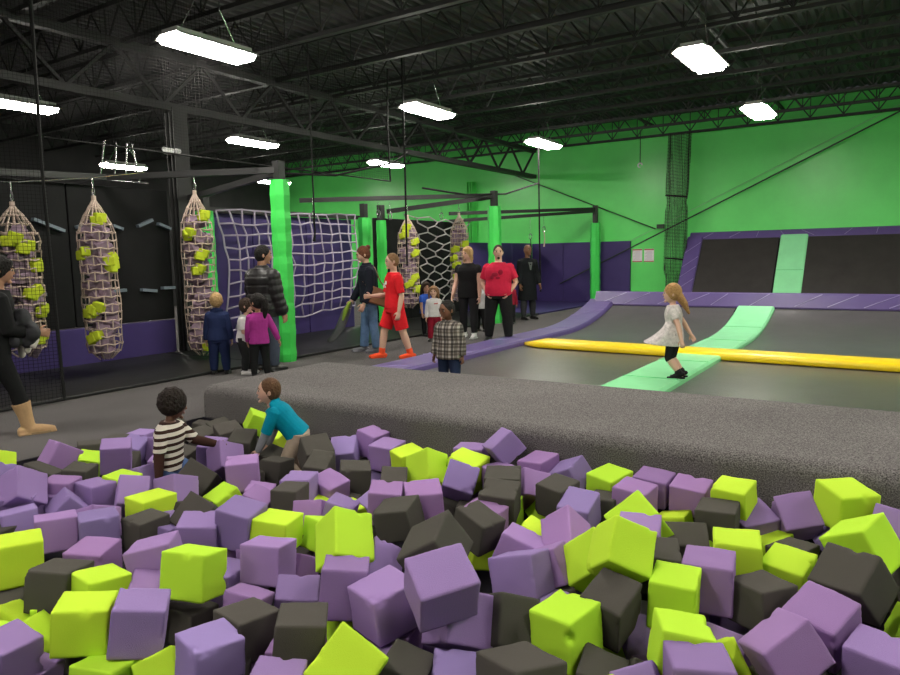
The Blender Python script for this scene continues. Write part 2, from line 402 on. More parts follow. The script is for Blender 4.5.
tag(MB().box((PX + 0.02, 10.1, 2.47), (0.2, 4.3, 0.08)).build('top_rail', M_steel), 'black rail along the top of the purple padding behind the climbing net', 'rail')
# back wall purple padding right of the corner
t = thing('wall_pad', 'purple padding on the green back wall behind the far post', 'padded panel', (-8.78, 21.15, 0))
for i in range(3): MB().box((-1.11 + 1.11 * i, 0, 0.965), (1.10, 0.09, 1.93)).build('pad', M_purple, t, bevel=0.012)
# mats between carpet and partition
for (y0, y1, m, lab) in ((-3, 3.0, M_mat, 'black floor mat left of the woman in tan boots'), (3.0, 7.2, M_mat, 'black floor mat under the three nearest hanging foam bags'),
                       (7.2, 12.0, M_mat, 'black floor mat under the square rope net'), (12.0, 16.6, M_mat, 'black floor mat under the web-shaped rope net'),
                       (16.6, 21.1, M_purple, 'purple floor mat beside the far green post')):
    mb = MB(); n = 3 if y1 - y0 > 4 else 2
    o = MB().box((-9.23, (y0 + y1) / 2, 0.02), (2.40, y1 - y0 - 0.02, 0.04)).build('floor_mat', m, bevel=0.012); tag(o, lab, 'floor mat')

# ------------------------------------------------------------------ gantries
def padded_post(x, y, z0, z1, r, label, stub=0.0, seg=8):
    t = thing('padded_post', label, 'post', (x, y, 0))
    rings = []
    for i in range(25):
        z = z0 + (z1 - z0) * i / 24; k = 1 + 0.035 * math.sin(i * 2.1) + 0.02 * math.sin(i * 5.3)
        if i in (0, 24): k *= 0.93
        rings.append([V((math.cos(2 * PI * (q + .5) / seg) * r * k, math.sin(2 * PI * (q + .5) / seg) * r * k, z)) for q in range(seg)])
    MB().ring_loft(rings).build('padding', M_gpad, t)
    if stub: MB().box((0, 0, (z1 + stub) / 2), (0.13, 0.13, stub - z1 + 0.1)).build('steel_tube', M_steel, t)
    return t
padded_post(-7.98, 7.62, 0.0, 2.75, 0.155, 'nearest green padded post, beside the man in the black puffer jacket', 2.98)
padded_post(-7.98, 14.2, 0.0, 2.68, 0.155, 'green padded post behind the man in the red t-shirt', 2.98)
padded_post(-8.1, 20.75, 0.0, 2.5, 0.155, 'farthest green padded post, by the purple padded back wall', 2.98)
padded_post(-10.2, 7.97, 0.04, 2.42, 0.16, 'green padded post at the left edge of the square climbing net', 2.6)
padded_post(-10.25, 12.29, 0.04, 2.46, 0.15, 'left of the two green padded posts behind the auburn-haired woman', 2.72)
padded_post(-10.25, 12.9, 0.04, 2.42, 0.12, 'right of the two green padded posts behind the auburn-haired woman', 2.72)
def beam(name, label, pts, w=0.085, h=0.09):
    mb = MB()
    for a, b in zip(pts, pts[1:]): mb.bar(a, b, w, h)
    return tag(mb.build(name, M_steel), label, 'beam')
beam('gantry_beam', 'long black steel beam from the nearest green post over the hanging bags', [(-7.98, 7.62, 2.90), (-10.3, 6.3, 2.86), (-10.4, 3.2, 2.76)])
beam('gantry_beam', 'black steel brace slanting from the nearest green post to the dark column', [(-8.0, 7.66, 2.88), (-10.3, 7.72, 2.62)])
beam('gantry_beam', 'black steel beam from the second green post above the square rope net', [(-7.98, 14.2, 2.93), (-10.3, 10.37, 2.74)])
beam('gantry_beam', 'black steel beam from the second green post back to the black padding', [(-7.98, 14.2, 2.9), (-10.3, 13.2, 2.64)], 0.09, 0.10)
beam('gantry_beam', 'black steel beam from the farthest green post, upper of the two', [(-8.1, 20.75, 2.93), (-10.3, 15.9, 2.70)])
beam('gantry_beam', 'black steel beam from the farthest green post, lower of the two', [(-8.1, 20.75, 2.86), (-10.3, 15.9, 2.5)], 0.09, 0.09)

# ------------------------------------------------------------------ rope nets
def rope_net(name, label, grid, r, m, group=None):
    """grid: rows of points; cords along rows and columns"""
    mb = MB()
    for row in grid: mb.tube([p for p in row], r, 5)
    for c in range(len(grid[0])): mb.tube([row[c] for row in grid], r, 5)
    o = mb.build(name, m, smooth=True); return tag(o, label, 'rope net', group)
g = []; rnd = random.Random(3)
NC, NR = 14, 11
for i in range(NR):
    row = []
    for j in range(NC):
        u = j / (NC - 1); v = i / (NR - 1)
        y = 8.16 + (11.83 - 8.16) * u + (0.12 * math.sin(PI * v) * (1 if u < .1 else 0)) - (0.15 * v * (u > 0.95)); zb = 0.30 + 0.26 * u; zt = 2.45 + 0.06 * u - 0.05 * abs(math.sin(j * PI / 1.0 + .4))
        z = zt + (zb - zt) * v + rnd.gauss(0, .018); row.append((-10.12 + 0.10 * math.sin(PI * v) + rnd.gauss(0, .01), y + rnd.gauss(0, .02), z))
    g.append(row)
rope_net('climbing_net', 'square-mesh lilac rope climbing net hung before purple wall padding', g, 0.017, M_crope)
# web net: hexagon-ish cells
mb = MB(); rnd = random.Random(9); P = {}
cols, rows_ = 7, 12
for i in range(rows_):
    for j in range(cols):
        u = j / (cols - 1); v = i / (rows_ - 1)
        y = 14.15 + u * (2.5 - 1.1 * v) + rnd.gauss(0, .03) + 0.15 * v; z = 2.55 - 2.15 * v + (0.045 if (i + j) % 2 else -0.045) - 0.25 * math.sin(PI * u) * (1 - v) * .3
        P[i, j] = V((-10.1 + rnd.gauss(0, .02), y, z))
for i in range(rows_):
    for j in range(cols):
        if j + 1 < cols: mb.tube([P[i, j], P[i, j + 1]], 0.018, 5)
        if i + 1 < rows_ and (i + j) % 2 == 0: mb.tube([P[i, j], P[i + 1, j]], 0.018, 5)
mb.tube([P[0, cols - 1], (-10.1, 16.9, 2.62)], 0.018, 5); mb.tube([P[0, 0], (-10.1, 13.6, 2.6), (-10.1, 14.1, 1.6)], 0.018, 5)
tag(mb.build('web_net', M_grope, smooth=True), 'grey rope net with uneven web-like cells before the black padding', 'rope net')
# hanging bags: rope net filled with foam offcuts
M_bagp = mat('dusty_purple_foam', (0.27, 0.19, 0.25), 0.9, 0.1, var=0.35, vscale=6)
M_bagl = mat('lime_foam_bag', (0.42, 0.50, 0.03), 0.85, 0.1, var=0.15, vscale=12)
def bag(x, y, z0, z1, R, label, seed, limes, tilt=0.0):
    rnd = random.Random(seed)
    t = thing('foam_filled_net_bag', label, 'hanging bag', (x, y, z0), 0, 'hanging rope net bags of foam')
    Hh = z1 - z0
    def rr(v):   # v from bottom 0 to top 1
        if v < 0.12: return R * math.sqrt(max(0.02, 1 - ((0.12 - v) / 0.125) ** 2))
        if v > 0.80: return R * max(0.05, 1 - ((v - 0.80) / 0.20) ** 1.25 * 0.97)
        return R * (1 + 0.05 * math.sin(v * 17 + seed))
    mb = MB(); N, Mr = 16, int(Hh / 0.105)
    def pt(i, j):
        v = i / Mr; a = 2 * PI * (j + 0.5 * (i % 2) * 0.0) / N; q = rr(v) + 0.012
        dz = 0.010 * (1 if (i + j) % 2 else -1)
        return V((math.cos(a) * q + tilt * v * Hh, math.sin(a) * q, min(Hh, max(0, v * Hh + dz))))
    for i in range(Mr + 1):
        for j in range(N):
            if i and rr(i / Mr) > R * .2: mb.tube([pt(i, j), pt(i, j + 1)], 0.0085, 4, caps=False)
            if i < Mr and ((i + j) % 2 == 0 or i > Mr * .84): mb.tube([pt(i, j), pt(i + 1, j)], 0.0085, 4, caps=False)
    mb.build('rope_netting', M_rope, t)
    mb = MB(); n = int(Hh * 30)
    for k in range(n):
        v = 0.05 + 0.80 * k / n; a = rnd.uniform(0, 2 * PI); q = max(0.0, rr(v) - 0.095) * math.sqrt(rnd.uniform(0.25, 1))
        Rt = Quaternion(V((rnd.gauss(0, 1), rnd.gauss(0, 1), rnd.gauss(0, 1))).normalized(), rnd.uniform(0, 3)).to_matrix()
        s = rnd.uniform(0.12, 0.16) if rr(v) > R * .7 else 0.1
        mb.box((math.cos(a) * q + tilt * v * Hh, math.sin(a) * q, v * Hh), (s, s * 1.1, s), Rt)
    f = mb.build('foam_filling', M_bagp, t, bevel=0.012); f['kind'] = 'stuff'
    dirc = math.atan2(-y, -x)
    for (v, da) in limes:
        a = dirc + da; q = rr(v) - 0.03
        mb = MB()
        for e in range(2): mb.box((math.cos(a + e * .3) * q + tilt * v * Hh, math.sin(a + e * .3) * q, v * Hh + e * 0.04), (0.12, 0.15, 0.13), Matrix.Rotation(a + rnd.gauss(0, .3), 3, 'Z') @ Matrix.Rotation(rnd.gauss(0, .3), 3, 'X'))
        mb.build('lime_foam_chunk', M_bagl, t, bevel=0.02)
    mb = MB(); top = V((tilt * Hh, 0, Hh))
    mb.tube([top + V((0, 0, -0.05)), top + V((0, 0, 0.06))], 0.03, 8); mb.build('neck_tie', M_rope, t)
    mb = MB()
    mb.tube([top + V((math.cos(a) * 0.03, 0, 0.12 + math.sin(a) * 0.06)) for a in [2 * PI * k / 10 for k in range(11)]], 0.008, 5)
    mb.tube([top + V((0, 0, 0.18)), top + V((0, 0, 0.30))], 0.01, 5)
    mb.build('carabiner', M_chrome, t)
    return t
bag(-9.2, 4.38, 0.42, 2.27, 0.25, 'foam-filled rope net bag hanging behind the woman in tan boots', 1, [(.77, -.3), (.72, .3), (.6, 1.1), (.42, .5), (.12, .7), (.16, -.1), (.3, 1.2)])
bag(-9.2, 5.42, 0.25, 2.40, 0.222, 'foam-filled rope net bag hanging alone in front of the black climbing panel', 2, [(.87, .1), (.62, .7), (.66, -1.2), (.32, -.5), (.3, -.9), (.14, -.8), (.58, .9)])
bag(-9.2, 7.03, 0.10, 2.58, 0.225, 'foam-filled rope net bag hanging behind the small boy in navy', 3, [(.86, .7), (.75, -.8), (.62, 0.1), (.53, -.2), (.1, .8), (.06, .4)])
bag(-9.2, 12.5, 0.45, 2.42, 0.215, 'foam-filled rope net bag hanging right of the boy in red', 4, [(.88, -.3), (.8, -.6), (.72, .8), (.6, .7), (.33, .6), (.26, -.1), (.2, .9)])
bag(-9.2, 14.62, 0.45, 2.55, 0.215, 'foam-filled rope net bag hanging behind the blond woman in black', 5, [(.66, .6), (.6, -.7), (.5, -.9), (.42, -.6), (.3, -.5)])
tag(MB().tube([(-9.2, 1.5, 2.58), (-9.2, 4.38, 2.56), (-9.2, 5.42, 2.70), (-9.2, 6.2, 2.84)], 0.008, 5).build('support_cable', M_chrome), 'thin grey cable carrying the two leftmost foam bags', 'cable')
def dropper(x, y, z1, z0, label, ring=True, m=None):
    t = thing('hanging_strap', label, 'strap', (x, y, z0))
    L = z1 - z0
    MB().tube([(0, 0, L * .6), (0, 0, L)], 0.006, 5).build('link', M_chrome, t)
    mb = MB(); mb.tube([(math.cos(a) * 0.05, 0, L * .58 + math.sin(a) * 0.08) for a in [2 * PI * k / 10 for k in range(11)]], 0.012, 5); mb.build('carabiner', M_chrome, t)
    if m: MB().tube([(0, 0, 0), (0.02, 0.02, L * .25), (0, 0, L * .52)], [0.03, 0.014, 0.016], 6).build('strap', m, t)
    return t
dropper(-9.4, 18.9, 2.66, 1.35, 'black strap with steel ring hanging before the purple back padding', m=M_black_rope)
dropper(-9.2, 19.4, 2.7, 1.8, 'thin pale cord hanging right of the black strap before the purple padding', m=M_rope)
dropper(-9.6, 12.0, 2.75, 2.2, 'steel carabiner hanging left of the two behind the boy in red')
dropper(-9.4, 12.15, 2.75, 2.05, 'steel carabiner hanging right of the two behind the boy in red')
dropper(-9.5, 14.3, 2.75, 2.25, 'steel carabiner hanging in front of the web-shaped net')
dropper(-9.6, 10.0, 2.75, 1.9, 'dark strap hanging in front of the square climbing net', m=M_black_rope)

# ------------------------------------------------------------------ black nets
def vnet(name, label, y0, y1, z0, z1, x):
    t = thing(name, label, 'net', (x, y0, z0))
    mb = MB(); n = max(4, int((y1 - y0) / 0.12)); rnd = random.Random(int(y0 * 10))
    a = []; b = []
    for i in range(n + 1):
        y = (y1 - y0) * i / n; dx = 0.05 * math.sin(i * 1.1) + 0.02 * math.sin(i * 2.9)
        a.append(V((dx, y, 0))); b.append(V((dx * 1.2, y, z1 - z0)))
    mb.ring_loft([a, b], caps=False, closed=False); mb.build('mesh', M_net, t, smooth=True)
    MB().tube([a[-1], (0, y1 - y0, (z1 - z0) / 2), b[-1]], 0.018, 6).build('edge_rope', M_black_rope, t)
    MB().tube([a[0], a[n // 2], a[-1]], 0.012, 6).build('bottom_rope', M_black_rope, t)
    return t
vnet('safety_net', 'tall black safety net at the left in front of the first hanging bag', -3.0, 4.15, 0.03, 4.95, -8.0)
vnet('safety_net', 'black safety net above the beam left of the nearest green post', 4.3, 10.6, 2.98, 5.0, -8.2)
t = thing('net_rope', 'long black vertical rope hanging left of the boy in red', 'rope', (-7.85, 10.62, 0)); MB().tube([(0, 0, 1.4), (0.01, 0, 3), (0, 0, 5.2)], 0.02, 6).build('cord', M_black_rope, t)
t = thing('net_rope', 'long black vertical rope on the green wall left of the black strap', 'rope', (-8.0, 16.56, 0)); MB().tube([(0, 0.1, 0.6), (0.0, 0.05, 1.9), (0, 0, 4.9)], 0.022, 6).build('cord', M_black_rope, t)
t = thing('net_rope', 'short black vertical rope hanging before the right part of the square net', 'rope', (-8.0, 8.36, 0)); MB().tube([(0, 0, 1.9), (0, 0, 2.6), (0, 0, 4.9)], 0.013, 6).build('cord', M_black_rope, t)
tag(MB().tube([(-8, 7.76, 2.86), (-8, 8.9, 2.93), (-8, 10.5, 3.3), (-7.9, 10.8, 3.5)], 0.018, 6).build('net_rope', M_black_rope), 'black rope sagging up from the nearest green post to the roof', 'rope')
tag(MB().tube([(-8, 11.4, 2.9), (-8, 13.0, 2.87), (-8, 14.8, 3.0), (-8, 16.56, 3.38)], 0.02, 6).build('net_rope', M_black_rope), 'black rope sagging above the second green post', 'rope')
tag(MB().tube([(-9.4, 21.0, 0.62), (-0.3, 20.95, 4.9)], 0.02, 6).build('tension_cable', M_cable), 'dark cable slanting up to the right across the green back wall', 'cable')
tag(MB().tube([(-9.0, 21.12, 1.05), (-0.3, 21.14, 5.1)], 0.007, 5).build('tension_cable', mat('pale_green_cable', (0.35, 0.6, 0.35), 0.5)), 'thin pale cable running parallel above the slanting dark cable', 'cable')
t = thing('tension_cable', 'dark cable sloping down to a bracket left of the bundled net', 'cable', (0, 0, 0))
MB().tube([(-11.56, 21.05, 4.41), (-6.33, 21.05, 2.26)], 0.016, 6).build('cord', M_cable, t); MB().box((-6.2, 21.1, 2.33), (0.2, 0.1, 0.12)).build('bracket', M_cable, t)
# bundled net by the court corner
t = thing('bundled_net', 'black net gathered into a vertical bundle at the court corner', 'net', (-5.50, 20.45, 0))
rings = []
for i in range(19):
    v = i / 18; z = 0.0 + 4.85 * v; base = 0.29 * (1 - 0.45 * max(0, (0.22 - v) / 0.22)); sq = 0.85 if abs(v - 0.6) < .03 or abs(v - 0.19) < .03 else 1
    rings.append([V((math.cos(a) * base * sq * (1 + .16 * math.sin(a * 7 + .3 * i)) - 0.12 * (1 - v), math.sin(a) * base * sq * .6 * (1 + .16 * math.sin(a * 7 + .3 * i)), z)) for a in [2 * PI * k / 42 for k in range(42)]])
MB().ring_loft(rings, caps=False).build('net_folds', net_mat('bundled_net_mesh', (0.04, 0.04, 0.038), 0.04, 0.0085, (0, 2)), t, smooth=True)
for z in (1.37, 3.14): MB().tube([(math.cos(a) * 0.285 - 0.08, math.sin(a) * 0.18, z - 0.03 * math.cos(a)) for a in [2 * PI * k / 24 for k in range(25)]], 0.02, 5).build('tie_band', M_black_rope, t)
t = thing('hanging_hook', 'thin wire with a small pale hook hanging left of the bundled net', 'hook', (-6.48, 20.0, 4.0))
MB().tube([(0, 0, 0.1), (0, 0, 1.0)], 0.012, 5).build('wire', M_cable, t); MB().tube([(math.cos(a) * 0.06, 0, 0.03 + math.sin(a) * 0.06) for a in [k * .6 for k in range(9)]], 0.018, 5).build('hook', M_white, t)
# posters
for (x, lab) in ((-6.92, 'left'), (-6.56, 'right')):
    t = thing('notice', '%s of two white paper notices taped on the green wall' % lab, 'notice', (x, 21.19, 1.28))
    MB().box((0, 0, 0.20), (0.30, 0.008, 0.40)).build('sheet', M_paper, t)
    MB().box((0, -0.006, 0.375), (0.30, 0.004, 0.035)).build('red_header', M_redprint, t); MB().box((0, -0.006, 0.02), (0.30, 0.004, 0.03)).build('red_footer', M_redprint, t)
    mb = MB()
    for k in range(9): mb.box((-0.01 + 0.01 * (k % 3), -0.006, 0.07 + 0.031 * k), (0.22 - 0.03 * (k % 3), 0.003, 0.008))
    mb.build('text_lines', M_greyprint, t)
# trapeze frame behind the second bag
t = thing('trapeze_frame', 'small steel trapeze hanging under the lamp beyond the climbing wall', 'trapeze', (-10.9, 6.9, 2.9))
for a, b in (((0, -.35, 0), (0, -.22, .62)), ((0, .35, 0), (0, .25, .62)), ((0, -.1, .02), (0, -.02, .62)), ((0, .1, .02), (0, .16, .62))): MB().tube([a, b], 0.012, 5).build('rod', M_chrome, t)
MB().tube([(0, -.45, 0), (0, .5, 0)], 0.016, 6).build('crossbar', M_chrome, t)

# ------------------------------------------------------------------ trampoline court
def prof_z(y):
    if y < 12.6: return 0.0
    if y > 15.35: return 0.44
    u = (y - 12.6) / 2.75
    return 0.44 * u ** 2.1
YS = [6.26] + [6.26 + (15.35 - 6.26) * k / 44 for k in range(1, 45)]
def sheet(x0, x1, ys, dz, th, zf=prof_z, rnd_edge=0.03):
    mb = MB(); rings = []
    for y in ys:
        z = zf(y) + dz; e = min(rnd_edge, th * .45)
        rings.append([V((x0, y, z)), V((x0, y, z + th - e)), V((x0 + e, y, z + th)), V((x1 - e, y, z + th)), V((x1, y, z + th - e)), V((x1, y, z))])
    mb.ring_loft(rings); return mb
def seams(t, segs, m=None):
    for a, b in segs: MB().tube([a, b], 0.006, 4).build('seam', m or M_seam, t)
# beds
def bed(x0, x1, ys, label, n=10):
    mb = MB(); rings = []
    for y in ys:
        rings.append([V((x0 + (x1 - x0) * i / n, y, prof_z(y) + 0.0)) for i in range(n + 1)])
    mb.ring_loft(rings, caps=False, closed=False)
    return tag(mb.build('trampoline_bed', M_bed, smooth=True), label, 'trampoline', 'black woven trampoline beds')
ya = [y for y in YS if y < 10.75] + [10.8]; yb = [10.8] + [y for y in YS if y > 10.85]
bed(-5.75, -2.9, ya, 'flat black trampoline bed in front of the yellow pad, left of the green strip')
bed(-2.2, 4.2, ya, 'flat black trampoline bed in front of the yellow pad, right of the green strip')
bed(-5.75, -2.9, yb, 'black trampoline bed curving up behind the jumping girl')
bed(-2.2, 4.2, yb, 'black trampoline bed curving up behind the yellow pad, right of the green strip')
# yellow pad across the court
t = thing('yellow_pad', 'long yellow padded bar lying across the trampolines', 'pad', (-0.6, 10.57, 0), -0.058)
mb = MB(); rings = []
for x in [-4.9 + 9.6 * k / 30 for k in range(31)]:
    hw = 0.28 * min(1.0, 0.25 + (x + 4.9) / 0.35); h = 0.105 * min(1, 0.4 + (x + 4.9) / .3)
    rings.append([V((x, math.cos(a) * hw, 0.02 + max(0, math.sin(a)) ** 0.22 * h if math.sin(a) > 0 else 0.01)) for a in [2 * PI * k / 20 for k in range(20)]])
mb.ring_loft(rings).build('cover', M_yellow, t, smooth=True)
seams(t, [((x, -0.275, 0.06), (x + 0.0, 0.0, 0.127)) for x in (-3.0, -0.6, 1.8)], mat('yellow_seam', (0.7, 0.45, 0.02), 0.4))
# green strip (lower, curving up to the ridge)
t = thing('green_strip_pad', 'mint green padded strip running up the court under the jumping girl', 'pad', (0, 0, 0))
sheet(-2.86, -2.16, [y for y in YS if y < 15.25], 0.0, 0.075).build('cover', M_gstrip, t, smooth=False)
seams(t, [((-2.84, y, prof_z(y) + 0.077), (-2.18, y, prof_z(y) + 0.077)) for y in (8.2, 9.7, 12.3, 13.8)], mat('green_seam', (0.1, 0.5, 0.18), 0.5))
# lavender side pad
t = thing('side_pad', 'lavender vinyl edge pad along the left side of the trampolines', 'pad', (0, 0, 0))
sheet(-6.12, -5.52, YS, 0.0, 0.09).build('cover', M_lav, t)
seams(t, [((-6.1, y, prof_z(y) + 0.092), (-5.54, y + .5, prof_z(y + .5) + 0.092)) for y in (7.2, 8.6, 8.75, 10.6, 12.6, 14.2)])
# ridge pad
t = thing('ridge_pad', 'long lavender padded ridge across the top of the curved trampolines', 'pad', (-1.0, 15.2, 0))
pr = [(0.0, 0.40), (-0.01, 0.43), (0.10, 0.685), (0.14, 0.705), (0.26, 0.695), (0.30, 0.66), (0.30, 0.40)]
mb = MB().ring_loft([[V((x, py, pz)) for py, pz in pr] for x in (-4.95, -2.0, 0.0, 2.0, 5.2)]); mb.build('cover', M_lav, t)
rnd = random.Random(4)
seams(t, [((x, -0.008, 0.45), (x + rnd.uniform(.25, .6), 0.098, 0.685)) for x in [-4.7 + 0.62 * k + rnd.uniform(-.2, .2) for k in range(15)]])
MB().box((0.12, 0.6, 0.36), (10.1, 1.2, 0.10)).build('frame', M_steel, t)
# upper wall of trampolines
def upz(y): return 0.25 + (y - 19.45) * (1.90 - 0.25) / (20.7 - 19.45)
yu = [19.45 + 1.25 * k / 8 for k in range(9)]
def upbed(x0, x1, label):
    mb = MB(); mb.ring_loft([[V((x0 + (x1 - x0) * i / 8, y, upz(y) - 0.05 * math.sin(PI * i / 8) * math.sin(PI * (y - 19.45) / 1.25))) for i in range(9)] for y in yu], caps=False, closed=False)
    return tag(mb.build('trampoline_bed', mat('wall_trampoline_weave', (0.04, 0.036, 0.035), 0.4, 0.4, var=0.15, vscale=2.5), smooth=True), label, 'trampoline', 'black woven trampoline beds')
upbed(-4.95, -2.9, 'steep black wall trampoline, left of the upper green strip')
upbed(-2.2, 4.2, 'steep black wall trampoline, right of the upper green strip')
mb = MB(); mb.ring_loft([[V((x, y, 0.32)) for x in (-5.3, 4.2)] for y in (16.4, 19.5)], caps=False, closed=False)
tag(mb.build('trampoline_bed', M_bed), 'black trampoline bed hidden behind the lavender ridge', 'trampoline', 'black woven trampoline beds')
t = thing('green_strip_pad', 'upper mint green padded strip on the steep wall trampolines', 'pad', (0, 0, 0))
sheet(-2.86, -2.2, yu, 0.0, 0.07, upz).build('cover', M_gstrip, t)
seams(t, [((-2.84, 20.0, upz(20.0) + 0.073), (-2.22, 20.0, upz(20.0) + 0.073))], mat('green_seam', (0.1, 0.5, 0.18), 0.5))
t = thing('side_pad', 'lavender vinyl pad slanting up the left edge of the steep wall trampoline', 'pad', (0, 0, 0))
sheet(-5.3, -4.88, yu, 0.0, 0.09, upz).build('cover', M_lav, t)
seams(t, [((-5.28, y, upz(y) + 0.093), (-4.9, y + .22, upz(y + .22) + 0.093)) for y in (19.6, 19.85, 20.05, 20.35)])
t = thing('top_pad', 'lavender vinyl pad along the top edge of the steep wall trampolines', 'pad', (-0.47, 20.7, 1.88))
MB().ring_loft([[V((x, py, pz)) for py, pz in ((0, 0), (0.02, 0.05), (0.10, 0.2), (0.16, 0.225), (0.46, 0.225), (0.46, 0))] for x in (-4.78, 0, 4.78)]).build('cover', M_lav, t)
rnd = random.Random(6)
seams(t, [((x, 0.02, 0.06), (x + rnd.uniform(-.3, .4), 0.10, 0.203)) for x in [-4.4 + 0.7 * k for k in range(13)]])
MB().box((0, 0.3, -0.9), (9.5, 0.1, 1.8)).build('frame', M_steel, t)
# ------------------------------------------------------------------ people
def cloth(name, c, **k):
    k.setdefault('bump', 0.25); k.setdefault('bscale', 14); k.setdefault('var', 0.08); k.setdefault('vscale', 20)
    return mat(name, c, k.pop('rough', 0.85), k.pop('spec', 0.15), **k)
SK_L = mat('skin_fair', (0.60, 0.36, 0.27), 0.5, 0.35); SK_M = mat('skin_tan', (0.42, 0.22, 0.14), 0.5, 0.35)
SK_B = mat('skin_brown', (0.17, 0.075, 0.042), 0.5, 0.35); SK_D = mat('skin_dark_brown', (0.13, 0.06, 0.04), 0.45, 0.4)
M_eye = mat('eye_white', (0.42, 0.39, 0.36), 0.45); M_iris = mat('eye_iris', (0.03, 0.018, 0.012), 0.2)
def lipm(c): return mat('lips_%d' % int(c[0] * 1000), c, 0.5)
def hairm(name, c): return mat(name, c, 0.75, 0.25, bump=0.9, bscale=55, var=0.3, vscale=45)
H_black = hairm('black_hair', (0.012, 0.010, 0.009)); H_afro = hairm('dark_curly_hair', (0.016, 0.010, 0.008)); H_brown = hairm('brown_hair', (0.10, 0.05, 0.024))
H_blond = hairm('blond_hair', (0.42, 0.27, 0.12)); H_auburn = hairm('auburn_hair', (0.13, 0.045, 0.022)); H_dkbrown = hairm('dark_brown_hair', (0.035, 0.02, 0.013)); H_sandy = hairm('sandy_hair', (0.22, 0.12, 0.06)); H_gold = hairm('golden_hair', (0.36, 0.20, 0.075))

def dirv(pitch, out, side):
    p, o = rad(pitch), rad(out)
    return V((side * math.sin(o), math.sin(p) * math.cos(o), -math.cos(p) * math.cos(o)))

